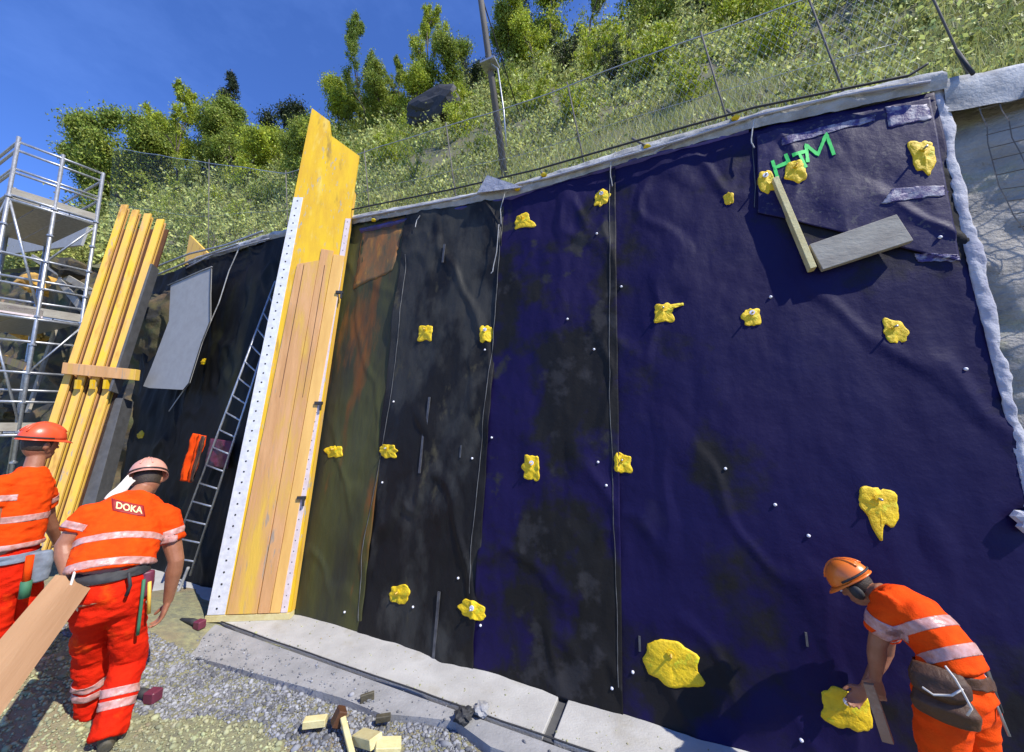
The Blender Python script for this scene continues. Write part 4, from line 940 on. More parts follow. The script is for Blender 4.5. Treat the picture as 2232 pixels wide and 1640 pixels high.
# ------------------------------------------------------------------ stack of yellow beams
bmr = thing('beam_panel', 'leaning formwork element of four yellow girders seen from the back, left of the grey sheet', 'formwork element', tuple(Pz(100, 1250, -.1)))
y0b = Pz(100, 1260, 0); bn = Vector((-.25, 1, -.20)).normalized()
def bp(px, py, o=0): return Ppl(px, py, y0b, bn) - bn * o
def edgeat(y): # left and right picture column of the element at a row
    return float(np.interp(y, [455, 760, 1180], [272, 172, 30])), float(np.interp(y, [490, 760, 900, 1171], [372, 300, 243, 150]))
def lane(f, y): a, b = edgeat(y); return a + (b - a) * f
Y0, Y1 = 1200, 470
def lanebox(f0, f1, y0_, y1_, o0, o1, name, mat, parent=bmr):
    P_ = []
    ys = [y0_, (y0_ + y1_) / 2 + 40, y1_] if abs(y0_ - y1_) > 300 else [y0_, y1_]
    V = []; 
    for y in ys: V += [bp(lane(f0, y), y, o1), bp(lane(f1, y), y, o1), bp(lane(f1, y), y, o0), bp(lane(f0, y), y, o0)]
    F = [(3, 2, 1, 0)]
    for i in range(len(ys) - 1):
        a = i * 4; F += [(a, a + 1, a + 5, a + 4), (a + 1, a + 2, a + 6, a + 5), (a + 2, a + 3, a + 7, a + 6), (a + 3, a, a + 4, a + 7)]
    F.append((len(V) - 4, len(V) - 3, len(V) - 2, len(V) - 1))
    return MB().add(V, F).build(name, mat, parent)
lanebox(.02, .98, Y0, 500, -.03, 0, 'shade_backing', m_beamw)  # dark brown here stands for the shade between the girders
for i in range(4):
    f = .01 + i * .262; top = [455, 466, 474, 486][i]
    gd = lanebox(f, f + .14, Y0, top, .07, .10, 'girder', m_beam)
    lanebox(f + .05, f + .10, Y0, top + 6, .021, .069, 'web', m_beamw, gd)
    lanebox(f + .01, f + .12, Y0, top + 2, .001, .020, 'flange', m_wood, gd)
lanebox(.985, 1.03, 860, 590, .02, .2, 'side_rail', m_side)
# waler across and lower second element
a = bp(165, 812, .19); b = bp(318, 826, .19); d = b - a; m = MB(); m.box((a + b) / 2, d / 2, Z * .085, d.normalized().cross(Z) * .05); m.build('waler', m_wood, bmr, bevel=.004)
for px in (190, 222, 250): 
    a = bp(px, 845, .17); m = MB(); m.box(a, pr * .02, Z * .07, pn_h * .03); m.build('hook', m_yel, bmr)
o = MB(); V = [bp(243, 868, .0), bp(268, 868, .0), bp(190, 1160, .0), bp(150, 1160, .0)]; V = V + [v + bn * .25 for v in V]
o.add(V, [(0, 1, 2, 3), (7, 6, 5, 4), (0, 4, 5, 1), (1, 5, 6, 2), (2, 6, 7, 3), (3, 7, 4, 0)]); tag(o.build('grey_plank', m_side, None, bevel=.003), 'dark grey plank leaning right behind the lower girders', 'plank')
V = [W(*su(*p), .02) + NB * .35 for p in [(352, 598), (372, 497), (432, 560), (420, 590)]]; V2 = [v + NB * .05 for v in V]
MB().add(V + V2, [(0, 1, 2, 3), (7, 6, 5, 4), (0, 4, 5, 1), (1, 5, 6, 2), (2, 6, 7, 3), (3, 7, 4, 0)]).build('yellow_offcut_panel', m_beam)
tag(bpy.data.objects['yellow_offcut_panel'], 'small yellow panel piece standing on the crest right of the girder tops', 'panel')

# ------------------------------------------------------------------ scaffold
sc1, sc2, sc3 = Vector((-8.95, 6.08, 0)), Vector((-8.72, 6.55, 0)), Vector((-8.40, 7.02, 0))
def P_at(px, py, x): d = ray(px, py); return CAM + d * ((x - 0) / d.x)
scaf = thing('scaffold', 'galvanised scaffold tower with guard rails and decks at the left edge', 'scaffold', tuple(Vector((-9, 6.3, -.1))))
def sp(px, py): # plane of the scaffold end: vertical plane through posts
    q = Vector((-8.33, 6.24, 0)) * 1.0; dd = Vector((.55, .84, 0)).normalized(); nr = Vector((-dd.y, dd.x, 0)); return Ppl(px, py, q, nr)
dd = Vector((.55, .84, 0)).normalized(); wd_ = -D
P1, P2, P3 = sp(36, 330), sp(133, 370), sp(222, 400)
posts = []
for base_, top in [(P1, sp(44, 300)), (P2, sp(138, 338)), (P3, sp(226, 378))]:
    for k in range(2):
        off = wd_ * (k * 2.4); x = Vector((base_.x, base_.y, 0)) + off
        m = MB(); m.tube([x + Z * -.1, Vector((x.x, x.y, top.z))], .028, 10); m.build('standard', m_steel, scaf, True)
def rail(pa, pb, r_=.022, name='ledger', mat=None, ext=0): 
    m = MB(); d = (pb - pa).normalized(); m.tube([pa - d * ext, pb + d * ext], r_, 8); return m.build(name, mat or m_steel, scaf, True)
def at(p, z): return Vector((p.x, p.y, z))
zt = sp(36, 328).z
levels = [zt, zt - .42, zt - .95]
zs = {}
for lev in [(30, 325), (28, 375), (25, 425)]:
    z = sp(*lev).z; rail(at(P1, z), at(P3, z)); rail(at(P1, z), at(P1, z) + wd_ * 2.4); rail(at(P3, z), at(P3, z) + wd_ * 2.4)
zd = sp(25, 428).z
for zz in (zd, zd - 2.0, zd - 4.0):
    if zz < .3: continue
    for k in range(3):
        c0_ = at(P1, zz) + (at(P3, zz) - at(P1, zz)) * ((k + .5) / 3); m = MB(); m.box(c0_ + wd_ * 1.2, wd_ * 1.2, (P3 - P1).normalized() * .16, Z * .025); m.build('deck_board', m_steel if k else m_greyw, scaf)
    rail(at(P1, zz - .06), at(P3, zz - .06), .026); 
    m = MB(); m.box(at((P1 + P3) / 2, zz + .08), (at(P3, 0) - at(P1, 0)) * .5, D * .015, Z * .07); m.build('toe_board', m_greyw, scaf)
    for h in (.5, 1.0):
        rail(at(P1, zz + h), at(P3, zz + h)); rail(at(P1, zz + h), at(P1, zz + h) + wd_ * 2.4)
    rail(at(P1, zz), at(P2, zz - 1.9), .018, 'brace'); rail(at(P3, zz - .1), at(P2, zz - 1.0), .016, 'brace'); rail(at(P1, zz), at(P1, zz - 1.9) + wd_ * 2.3, .018, 'brace')
for z_ in np.arange(.4, zd, .5):
    for P_ in (P1, P2, P3):
        m = MB(); m.tube([at(P_, z_), at(P_, z_ + .03)], .045, 8); m.build('rosette', m_steel, scaf)
for z_ in (zd - 1.35, zd - 1.75, zd - 2.45, zd - 3.3): rail(at(P1, z_) + wd_ * .2, at(P3, z_) , .022, ext=.12)
m = MB(); m.box(at(P1, zd - 1.95) + (P3 - P1) * .2 , (P3 - P1).normalized() * .35, D * .015, Z * .07); m.build('toe_board', m_pinks, scaf)
GL = 'loose planks around the scaffold'
for (x0, y0, x1, y1, dp, lb, mt) in [(0, 655, 118, 690, .9, 'pinkish plank lying across the scaffold rails at the left edge', m_wood), (128, 610, 178, 672, .5, 'short grey plank end beside the largest yellow boulder', m_greyw), (0, 780, 60, 800, .9, 'short plank across the scaffold below the small yellow boulder', m_wood),
                                   (70, 560, 205, 640, .3, 'thin plank slanting from the scaffold to the beam element', m_greyw), (120, 720, 60, 900, .6, 'grey board leaning against the rock behind the scaffold', m_greyw)]:
    a = W(*su(x0, y0, dp), dp); b = W(*su(x1, y1, dp), dp); d = b - a; m = MB(); m.box((a + b) / 2, d / 2, d.normalized().cross(NO) * .07, NO * .02); tag(m.build('loose_plank', mt, None, bevel=.004), lb, 'plank', GL)
# grey net panels behind the scaffold
s_a, s_b = su(20, 520)[0], su(215, 520)[0]
V = [W(*su(*p), .12) for p in [(15, 560), (190, 540), (205, 500), (120, 470), (15, 470)]]; V2 = [v - NO * .05 for v in V]
n = 5; MB().add(V + V2, [tuple(range(n)), tuple(range(2 * n - 1, n - 1, -1))] + [(i, i + n, (i + 1) % n + n, (i + 1) % n) for i in range(n)]).build('grey_rock_sheet', m_grey)
tag(bpy.data.objects['grey_rock_sheet'], 'grey cloth sheet covering the rock behind the scaffold top', 'sheet')

# ------------------------------------------------------------------ offcuts and tools on the ground
def offcut(px, py, L_, w, h, rz, tilt, lb, mat=m_chip):
    p = Pz(px, py, GZ + .03); q = Matrix.Rotation(rz, 3, 'Z') @ Matrix.Rotation(tilt, 3, 'Y'); m = MB()
    m.box(p + Z * h, q @ Vector((L_, 0, 0)), q @ Vector((0, w, 0)), q @ Vector((0, 0, h))); tag(m.build('timber_offcut', mat, None, bevel=.004), lb, 'timber offcut', 'timber offcuts on the gravel')
offcut(686, 1582, .075, .03, .025, .15, 0, 'short pale timber block, leftmost of the offcuts'); offcut(738, 1580, .03, .04, .05, .6, .5, 'upright olive coloured offcut beside the short block', m_leath)
offcut(760, 1622, .17, .018, .014, -.9, .3, 'long thin pale stick among the offcuts'); offcut(800, 1622, .12, .045, .03, -.7, -.35, 'tilted wedge shaped pale offcut at the lower edge'); offcut(845, 1640, .08, .05, .03, .3, .2, 'pale offcut cut by the lower edge of the picture')
offcut(800, 1530, .05, .012, .03, .5, 0, 'small dark wood chip left of the offcuts', m_boot); offcut(835, 1572, .05, .02, .02, .2, 0, 'small dark wood chip right of the offcuts', m_boot)
def grip_tool(px, py, z, lb, rz, s=1.0):
    p = Pz(px, py, z); t = thing('power_tool', lb, 'tool', tuple(p), 'dark tools with a maroon battery end', rz)
    X = Vector((math.cos(rz), math.sin(rz), 0)); Y = Vector((-X.y, X.x, 0)); 
    m = MB(); m.tube([p - X * .16 * s + Z * .055, p + X * .02 * s + Z * .06, p + X * .10 * s + Z * .05], [.022 * s, .034 * s, .036 * s], 12); m.build('motor_body', m_dark, t, True)
    m = MB(); m.tube([p + X * .02 + Z * .05, p + X * .05 + Y * .02 + Z * .02, p + X * .09 + Z * .02], .02 * s, 8); m.build('handle', m_dark, t, True)
    m = MB(); m.box(p + X * .14 * s + Z * .045, X * .05 * s, Y * .045 * s, Z * .045 * s); m.build('battery', m_maroon, t, bevel=.008)
grip_tool(415, 1368, 0, 'dark power tool with a maroon end lying on the footing near the panel foot', -.25, .85)
grip_tool(300, 1528, GZ + .02, 'dark tool with a maroon end on the gravel by the walking worker', -.1, .9)
p = Pz(730, 1385, 0)
# ------------------------------------------------------------------ people
def remesh(o, vox, smooth=4, wr=0, wsc=14):
    md = o.modifiers.new('r', 'REMESH'); md.mode = 'VOXEL'; md.voxel_size = vox; md.use_smooth_shade = True
    ms = o.modifiers.new('s', 'SMOOTH'); ms.iterations = smooth; ms.factor = .5
    dg = bpy.context.evaluated_depsgraph_get(); me = bpy.data.meshes.new_from_object(o.evaluated_get(dg)); o.modifiers.clear()
    mats = list(o.data.materials); o.data = me
    if not me.materials:
        for m_ in mats: me.materials.append(m_)
    if wr:
        n = len(me.vertices); co = np.empty(n * 3); me.vertices.foreach_get('co', co); co = co.reshape(-1, 3); nr = np.empty(n * 3); me.vertices.foreach_get('normal', nr); nr = nr.reshape(-1, 3)
        dsp = np.array([wr * (1 - 2 * abs(fbm((c[0] * 1.0, c[1] * 1.0, c[2] * 1.9), 3, wsc * .32))) + wr * .35 * fbm(tuple(c), 2, wsc * 1.4) for c in co])
        co = co + nr * dsp[:, None]; me.vertices.foreach_set('co', co.ravel()); me.update()
    me.polygons.foreach_set('use_smooth', [True] * len(me.polygons)); return o
def cut_band(src, p, nrm, w, off, name, mat, parent, limit=None):
    bm = bmesh.new(); bm.from_mesh(src.data); inv = wm(src).inverted(); lp = inv @ p; ln = (inv.to_3x3() @ nrm).normalized()
    g = lambda: bm.verts[:] + bm.edges[:] + bm.faces[:]
    bmesh.ops.bisect_plane(bm, geom=g(), plane_co=lp + ln * w, plane_no=ln, clear_outer=True)
    bmesh.ops.bisect_plane(bm, geom=g(), plane_co=lp - ln * w, plane_no=-ln, clear_outer=True)
    if limit:
        lc = inv @ limit[0]; dl = [v for v in bm.verts if (v.co - lc).length > limit[1]]; bmesh.ops.delete(bm, geom=dl, context='VERTS')
    bm.normal_update()
    for v in bm.verts: v.co += v.normal * off
    o = bpy.data.objects.new(name, bpy.data.meshes.new(name)); bm.to_mesh(o.data); bm.free(); o.data.materials.clear(); o.data.materials.append(mat); COL.objects.link(o); o.parent = parent; WM[o.name] = wm(parent)
    o.modifiers.new('t', 'SOLIDIFY').thickness = .003
    for q in o.data.polygons: q.use_smooth = True; q.material_index = 0
    return o
def hand(m, wr_, fwd, palm, side, s=1.0, curl=.5):
    # fwd towards the fingers, palm normal, side towards the thumb
    fwd = fwd.normalized(); side = (side - fwd * side.dot(fwd)).normalized(); palm = palm - fwd * palm.dot(fwd); palm = (palm - side * palm.dot(side)).normalized()
    m.loft([(wr_ - fwd * .02, side, .026 * s, .021 * s), (wr_ + fwd * .02 * s, side, .034 * s, .020 * s), (wr_ + fwd * .06 * s, side, .042 * s, .018 * s), (wr_ + fwd * .095 * s, side, .041 * s, .014 * s)], 14)
    for i, (o_, l) in enumerate([(.032, .92), (.011, 1.0), (-.011, .95), (-.031, .78)]):
        b = wr_ + fwd * (.088 - (.004 if i in (0, 3) else 0)) * s + side * o_ * s; ang = curl * .6; pts = [b - fwd * .015]; q = b
        pts.append(q)
        for j, L_ in enumerate([.043, .027, .022]):
            d = fwd * math.cos(ang) + palm * math.sin(ang) + side * (o_ * 1.6); q = q + d.normalized() * L_ * l * s; pts.append(q); ang += curl * (1.0 if j == 0 else .8)
        m.tube(pts, [.0105 * s, .0105 * s, .0095 * s, .009 * s, .0075 * s], 8)
    b = wr_ + fwd * .03 * s + side * .028 * s; d1 = (fwd * .6 + side * .8 + palm * .25).normalized(); d2 = (fwd * .9 + side * .25 + palm * .5 * (0.5 + curl)).normalized()
    m.tube([b - d1 * .01, b + d1 * .04 * s, b + d1 * .04 * s + d2 * .035 * s, b + d1 * .04 * s + d2 * .058 * s], [.015 * s, .013 * s, .0115 * s, .009 * s], 8)
def person(label, J, F_, s=1.0, helmet=m_helo, shirt=m_or, trous=m_or, grp='workers in orange safety clothing', base_=None, stride=None, hands=None, width=1.0, sleeves=.55, hem=None, headup=None, headf=None, hs=1.0, tw=1.0):
    root = thing('person', label, 'person', tuple(base_), grp)
    rt = (J['rs'] - J['ls']); spine = (J['neck'] - J['pel']).normalized(); rt = (rt - spine * rt.dot(spine)).normalized(); rh = (J['rh'] - J['lh']).normalized()
    hu = headup.normalized(); hf = (headf - hu * headf.dot(hu)).normalized(); hr = hf.cross(hu).normalized()
    hc = J['head']
    m = MB()
    m.loft([(J['pel'] - spine * .05, rh, .15 * s, .10 * s), (J['waist'], rt, .14 * s, .10 * s), (J['chest'], rt, .165 * s, .11 * s), (J['chest'].lerp(J['neck'], .6), rt, .15 * s, .095 * s), (J['neck'] + spine * .005, rt, .07 * s, .065 * s)])
    m.tube([J['neck'] - spine * .05, J['neck'], hc - hu * .05, hc], [.068 * s, .060 * s, .055 * s, .06 * s], 14)
    m.ball(hc, hr * .076 * hs, hf * .094 * hs, hu * .112 * hs, 18, 12)
    m.ball(hc - hu * .065 * hs + hf * .03 * hs, hr * .052 * hs, hf * .062 * hs, hu * .055 * hs, 14, 9)     # jaw
    m.tube([hc + hf * .082 * hs + hu * .01, hc + hf * .104 * hs - hu * .022, hc + hf * .112 * hs - hu * .032], [.009, .013, .009], 7)
    m.ball(hc + hf * .088 * hs - hu * .062 * hs, hr * .022, hf * .010, hu * .005, 8, 5); m.ball(hc + hf * .086 * hs - hu * .075 * hs, hr * .019, hf * .010, hu * .006, 8, 5)
    m.ball(hc + hf * .082 * hs + hu * .022, hr * .045, hf * .012, hu * .009, 8, 5)
    for q in (-1, 1): m.ball(hc + hr * q * .078 * hs - hu * .01 - hf * .01, hr * .009, hf * .02, hu * .033, 8, 6)
    for a in 'lr':
        sh, el, wr_ = J[a + 's'], J[a + 'e'], J[a + 'w']
        m.tube([J['neck'].lerp(sh, .5) - spine * .05, sh, sh.lerp(el, .5), el, el.lerp(wr_, .3), el.lerp(wr_, .75), wr_], [x * s for x in (.06, .062, .056, .045, .047, .034, .028)], 12)
        hd = hands[a]; hand(m, wr_, *hd, s=s)
        hp, kn, an = J[a + 'h'], J[a + 'k'], J[a + 'a']
        m.tube([J['pel'].lerp(hp, .6), hp, hp.lerp(kn, .5), kn, kn.lerp(an, .35), an], [x * s for x in (.09, .088, .075, .055, .056, .04)], 10)
    body = m.build('body', m_skin, root); remesh(body, .0062, 3)
    for q in (-1, 1):
        m = MB(); m.ball(hc + hr * q * .032 + hf * .084 * hs + hu * .004, hr * .011, hf * .008, hu * .008, 8, 6); m.build('eye', m_pin, root, True)
    # hair at the nape
    m = MB(); m.ball(hc + hu * .012 - hf * .012, hr * .081 * hs, hf * .088 * hs, hu * .108 * hs, 18, 12)
    hair = m.build('hair', m_hair, root, True); bm = bmesh.new(); bm.from_mesh(hair.data)
    inv = wm(root).inverted(); bmesh.ops.bisect_plane(bm, geom=bm.verts[:] + bm.edges[:] + bm.faces[:], plane_co=inv @ (hc + hf * .03), plane_no=hf, clear_outer=True)
    bmesh.ops.bisect_plane(bm, geom=bm.verts[:] + bm.edges[:] + bm.faces[:], plane_co=inv @ (hc - hu * .055), plane_no=-hu, clear_outer=True); bm.to_mesh(hair.data); bm.free(); hair.modifiers.new('t', 'SOLIDIFY').thickness = .006
    # shirt
    m = MB(); hemp = hem if hem is not None else J['waist'].lerp(J['pel'], .45)
    m.loft([(hemp, rt, .178 * s * width, .132 * s), (J['waist'], rt, .172 * s * width, .130 * s), (J['waist'].lerp(J['chest'], .5), rt, .178 * s * width, .138 * s), (J['chest'], rt, .188 * s * width, .140 * s),
            (J['chest'].lerp(J['neck'], .55), rt, .178 * s * width, .120 * s), (J['chest'].lerp(J['neck'], .88), rt, .12 * s * width, .092 * s), (J['neck'] + spine * .012, rt, .073 * s, .070 * s)], 28)
    for a in 'lr':
        sh, el = J[a + 's'], J[a + 'e']
        m.tube([J['neck'].lerp(sh, .45) - spine * .055, sh, sh.lerp(el, .35), sh.lerp(el, sleeves), sh.lerp(el, sleeves + .06)], [x * s for x in (.085, .082, .078, .076, .074)], 16)
    shirt_o = m.build('shirt', shirt, root); remesh(shirt_o, .0085, 5, .007 * s, 20)
    m = MB()
    m.loft([(J['pel'].lerp(J['waist'], .75), rh.lerp(rt, .5), .160 * s * width * tw, .118 * s * tw), (J['pel'], rh, .182 * s * width * tw, .138 * s * tw), ((J['lh'] + J['rh']) / 2 - Z * .07 * s, rh, .165 * s * width * tw, .12 * s * tw)], 24)
    for a in 'lr':
        hp, kn, an = J[a + 'h'], J[a + 'k'], J[a + 'a']
        m.tube([J['pel'].lerp(hp, .5), hp, hp.lerp(kn, .5), kn, kn.lerp(an, .4), kn.lerp(an, .8), an + (an - kn).normalized() * .02], [x * s for x in (.10 * tw, .110 * tw, .098 * tw, .078, .080, .076, .078)], 16)
    tr = m.build('trousers', trous, root); remesh(tr, .009, 4, .011 * s, 15)
    # boots
    for a in 'lr':
        an = J[a + 'a']; f = F_[a].normalized(); sl = Vector((-f.y, f.x, 0)).normalized(); m = MB()
        z0 = an.z - .085 * s
        m.loft([(an + Z * .05, sl, .050 * s, .055 * s), (an, sl, .045 * s, .052 * s), (an - Z * .05 * s + f * .012, sl, .042 * s, .062 * s), (an - Z * .075 * s + f * .02, sl, .04 * s, .06 * s)], 14)
        m.loft([(an - f * .06 * s - Z * .05 * s, sl, .034 * s, .034 * s), (an - Z * .045 * s + f * .05 * s, sl, .043 * s, .036 * s), (an - Z * .052 * s + f * .13 * s, sl, .048 * s, .030 * s), (an - Z * .058 * s + f * .19 * s, sl, .036 * s, .022 * s)], 14)
        b_ = m.build('boot', m_boot, root); remesh(b_, .008, 3)
        m = MB(); m.loft([(an - f * .085 * s - Z * .085 * s, sl, .036 * s, .014 * s), (an + f * .02 * s - Z * .085 * s, sl, .040 * s, .012 * s), (an + f * .12 * s - Z * .085 * s, sl, .052 * s, .014 * s), (an + f * .205 * s - Z * .08 * s, sl, .03 * s, .012 * s)], 12)
        m.build('sole', m_dark, b_, True)
    # helmet
    hb = hc + hu * .035 * hs; V = []; Fc = []; nu, nv = 26, 9
    for j in range(nv + 1):
        ph = (math.pi / 2) * j / nv
        for i in range(nu):
            th = 2 * math.pi * i / nu; k = 1 + .018 * (1 if abs(math.cos(th)) < .25 else 0) * math.cos(ph)
            V.append(hb + hr * math.cos(th) * .107 * hs * math.cos(ph) * k + hf * math.sin(th) * .130 * hs * math.cos(ph) * k + hu * .128 * hs * math.sin(ph) ** .92 * k)
    for j in range(nv):
        for i in range(nu): i2 = (i + 1) % nu; Fc.append((j * nu + i, j * nu + i2, (j + 1) * nu + i2, (j + 1) * nu + i))
    he = MB().add(V, Fc).build('helmet', helmet, root, True); he.modifiers.new('t', 'SOLIDIFY').thickness = .006
    m = MB(); V = []; Fc = []
    for i in range(nu):
        th = 2 * math.pi * i / nu; e = 1 + .05 + (.30 * max(0, math.sin(th)) ** 2)
        for k, dz in ((1.0, .004), (e, -.006 - .012 * max(0, math.sin(th))), (e, -.010 - .012 * max(0, math.sin(th))), (1.0, -.004)):
            V.append(hb + hr * math.cos(th) * .107 * hs * k + hf * math.sin(th) * .130 * hs * k + hu * dz)
    for i in range(nu):
        a = i * 4; b = ((i + 1) % nu) * 4
        for q in range(4): Fc.append((a + q, a + (q + 1) % 4, b + (q + 1) % 4, b + q))
    m.add(V, Fc).build('brim', helmet, he, True)
    for q in (-1, 0, 1):
        m = MB(); pts = [hb + hr * q * .035 * math.cos(a) * hs + hf * .128 * hs * math.cos(a) + hu * (.130 * hs * max(0, math.sin(a)) ** .92 * (1 - .04 * abs(q)) + .001) for a in np.linspace(.5, math.pi - .4, 12)]
        m.tube(pts, .0055, 6); m.build('ridge', helmet, he, True)
    m = MB(); pts = [hb + hr * math.cos(a) * .109 * hs + hf * math.sin(a) * .132 * hs + hu * .014 for a in np.linspace(math.pi, 2 * math.pi, 16)]; m.tube(pts, .006, 6); m.build('goggle_strap', m_dark, he, True)
    return dict(root=root, body=body, shirt=shirt_o, trousers=tr, helmet=he, spine=spine, rt=rt, hu=hu, hf=hf, hr=hr, rh=rh, J=J)
def bands(p, zs, mat=m_refl, w=.024):
    for f in zs:
        q = p['J']['pel'].lerp(p['J']['neck'], f); c = cut_band(p['shirt'], q, p['spine'], w, .003, 'reflective_band', mat, p['root'], (q, .30))
def sleeve_bands(p, a, f=.42, w=.022):
    sh, el = p['J'][a + 's'], p['J'][a + 'e']; q = sh.lerp(el, f); cut_band(p['shirt'], q, (el - sh).normalized(), w, .003, 'reflective_band', m_refl, p['root'], (q, .11))
def leg_bands(p, a, fs=(.45, .62), w=.024):
    kn, an = p['J'][a + 'k'], p['J'][a + 'a']
    for f in fs: q = kn.lerp(an, f); cut_band(p['trousers'], q, (an - kn).normalized(), w, .003, 'reflective_band', m_refl, p['root'], (q, .13))
# worker 1: walking away in the foreground, carrying a long plank
g1 = Pz(225, 1628, GZ); n1_ = Vector((g1.x, g1.y, 0)).normalized(); h1 = n1_
def Q(px, py, off=0): return Ppl(px, py, g1 + n1_ * off, n1_)
J = dict(pel=Q(243, 1290, .02), waist=Q(248, 1225, .05), chest=Q(272, 1150, .24), neck=Q(298, 1082, .38), head=Q(322, 1046, .50),
         ls=Q(190, 1128, .26), rs=Q(362, 1128, .26), le=Q(140, 1190, .22), lw=Q(148, 1262, .12), re=Q(384, 1222, .20), rw=Q(366, 1312, .26),
         lh=Q(206, 1312, .03), rh=Q(276, 1312, .03), lk=Q(197, 1430, .24), rk=Q(283, 1436, .12), la=Pz(204, 1540, GZ + .11), ra=Pz(236, 1598, GZ + .10))
for k in J: pass
left = Vector((-n1_.y, n1_.x, 0)); rgt = -left
w1 = person('broad worker walking away in the foreground, wide plank under his left arm, faded orange helmet', J, dict(l=n1_ + left * .1, r=n1_ + rgt * .1), 1.12, m_help, m_or, m_red,
            base_=g1, hands=dict(l=(Vector((.3, -.2, -1)), n1_ * .4 + rgt, rgt * .2 + n1_, ), r=(Vector((0, 0, -1)) + rgt * -.25, left, n1_)), width=1.12, sleeves=.50, headup=Vector((0, 0, .95)) + n1_ * .45, headf=n1_ * .9 - Z * .5 + rgt * .15, hs=1.12, hem=Q(245, 1238, .04), tw=.86)
bands(w1, (.46, .20)); 
for a in 'lr': sleeve_bands(w1, a, .36)
leg_bands(w1, 'r'); leg_bands(w1, 'l')
T = bvh(w1['shirt']); dr = n1_
def quadgrid(c, hx, hy, nx=14, ny=8): return [c + hx * (2 * i / nx - 1) + hy * (2 * j / ny - 1) for j in range(ny + 1) for i in range(nx + 1)], [(j * (nx + 1) + i, j * (nx + 1) + i + 1, (j + 1) * (nx + 1) + i + 1, (j + 1) * (nx + 1) + i) for j in range(ny) for i in range(nx)]
lc = Q(281, 1101, 0.3); lx = Q(316, 1107, .3) - Q(246, 1095, .3); ly = Q(279, 1091, .3) - Q(283, 1112, .3)
V, F = quadgrid(lc, lx / 2, ly / 2); bk = obj('back_print', wrap(T, V, dr, .006), F, m_logor, w1['root'], True); bk.modifiers.new('t', 'SOLIDIFY').thickness = .002
tcu = bpy.data.curves.new('t', 'FONT'); tcu.body = 'DOKA'; tcu.size = 1; tcu.shear = .25; tcu.offset = .02; tcu.align_x = 'CENTER'; tcu.align_y = 'CENTER'; to = bpy.data.objects.new('t', tcu); COL.objects.link(to)
bpy.context.view_layer.update(); tme = bpy.data.meshes.new_from_object(to.evaluated_get(bpy.context.evaluated_depsgraph_get())); bpy.data.objects.remove(to)
bmt = bmesh.new(); bmt.from_mesh(tme); bmesh.ops.triangulate(bmt, faces=bmt.faces[:]); bmesh.ops.subdivide_edges(bmt, edges=bmt.edges[:], cuts=2, use_grid_fill=True)
mxx = max(abs(v.co.x) for v in bmt.verts); mxy = max(abs(v.co.y) for v in bmt.verts)
V = [lc + lx / 2 * .82 * (v.co.x / mxx) + ly / 2 * .68 * (v.co.y / mxy) for v in bmt.verts]; F = [tuple(v.index for v in f.verts) for f in bmt.faces]; bmt.verts.index_update()
obj('print_letters', wrap(T, V, dr, .011), F, m_logoy, bk, False); bmt.free()
# belt, pouch, hanging tools
b_ = cut_band(w1['trousers'], Q(246, 1246, .05), w1['rh'].cross(n1_) if False else Z, .026, .012, 'belt', m_dark, w1['root'])
m = MB(); c = Q(313, 1268, -.02); m.loft([(c + Z * .07, rgt, .055, .03), (c, rgt, .06, .04), (c - Z * .10, rgt, .05, .035)], 14); po = m.build('tool_pouch', m_maroon, w1['root']); remesh(po, .008, 3, .004)
m = MB(); m.tube([c + Z * .03 - n1_ * .05, c - Z * .10 - n1_ * .06, c - Z * .28 - n1_ * .05, c - Z * .34 - n1_ * .04], .010, 7); m.build('cord_loop', m_teal, w1['root'], True)
m = MB(); m.tube([c + rgt * .03 - n1_ * .03, c + rgt * .045 - Z * .22 - n1_ * .03], .011, 8); m.build('hammer_handle', m_beam, w1['root'], True)
m = MB(); c2_ = Q(265, 1268, -.14); m.tube([c2_ + Z * .05 + rgt * .03, c2_ - Z * .04 + rgt * .045, c2_ - Z * .10 + rgt * .03], .010, 7); m.build('snap_hook', m_dark, w1['root'], True)
m = MB(); c3_ = Q(180, 1265, -.10); m.tube([Q(165, 1240, -.05), Q(150, 1290, -.08), Q(172, 1335, -.05)], .007, 6); m.build('hanging_strap', m_cream, w1['root'], True)
V, F = quadgrid(Q(262, 1068, .36), (Q(300, 1036, .42) - Q(250, 1085, .33)) * .5, (Q(286, 1060, .4) - Q(268, 1048, .4)) * .5, 8, 5)
V = [v + Z * .008 * math.sin(i) for i, v in enumerate(V)]; nf = obj('neck_cloth', V, F, m_cream, w1['root'], True); nf.modifiers.new('t', 'SOLIDIFY').thickness = .008
# the plank
e0 = Pt(160, 1268, .00302); e1 = Pt(0, 1472, .00228); pd = (e1 - e0).normalized(); view = (e0 - CAM).normalized(); up_ = pd.cross(view).normalized(); up_ = up_ if up_.z > 0 else -up_; thn = pd.cross(up_).normalized()
hw = .10; L_ = 2.5
prof = [(0, hw), (-.01, hw * .55), (.03, hw * .2), (-.045, -hw * .3), (-.095, -hw * .92), (-.02, -hw * .80), (.05, -hw), (L_, -hw), (L_, hw)]
n = len(prof); V = [(a, b, .02) for a, b in prof] + [(a, b, -.02) for a, b in prof]
pk = MB().add(V, [tuple(range(n)), tuple(range(2 * n - 1, n - 1, -1))] + [(i, i + n, (i + 1) % n + n, (i + 1) % n) for i in range(n)]).build('wide_plank', m_plank)
tag(pk, 'long wide spruce plank with a splintered end carried by the walking worker', 'plank')
zx = pd.cross(up_).normalized(); pk.matrix_world = Matrix.Translation(e0) @ Matrix((pd, up_, zx)).transposed().to_4x4()

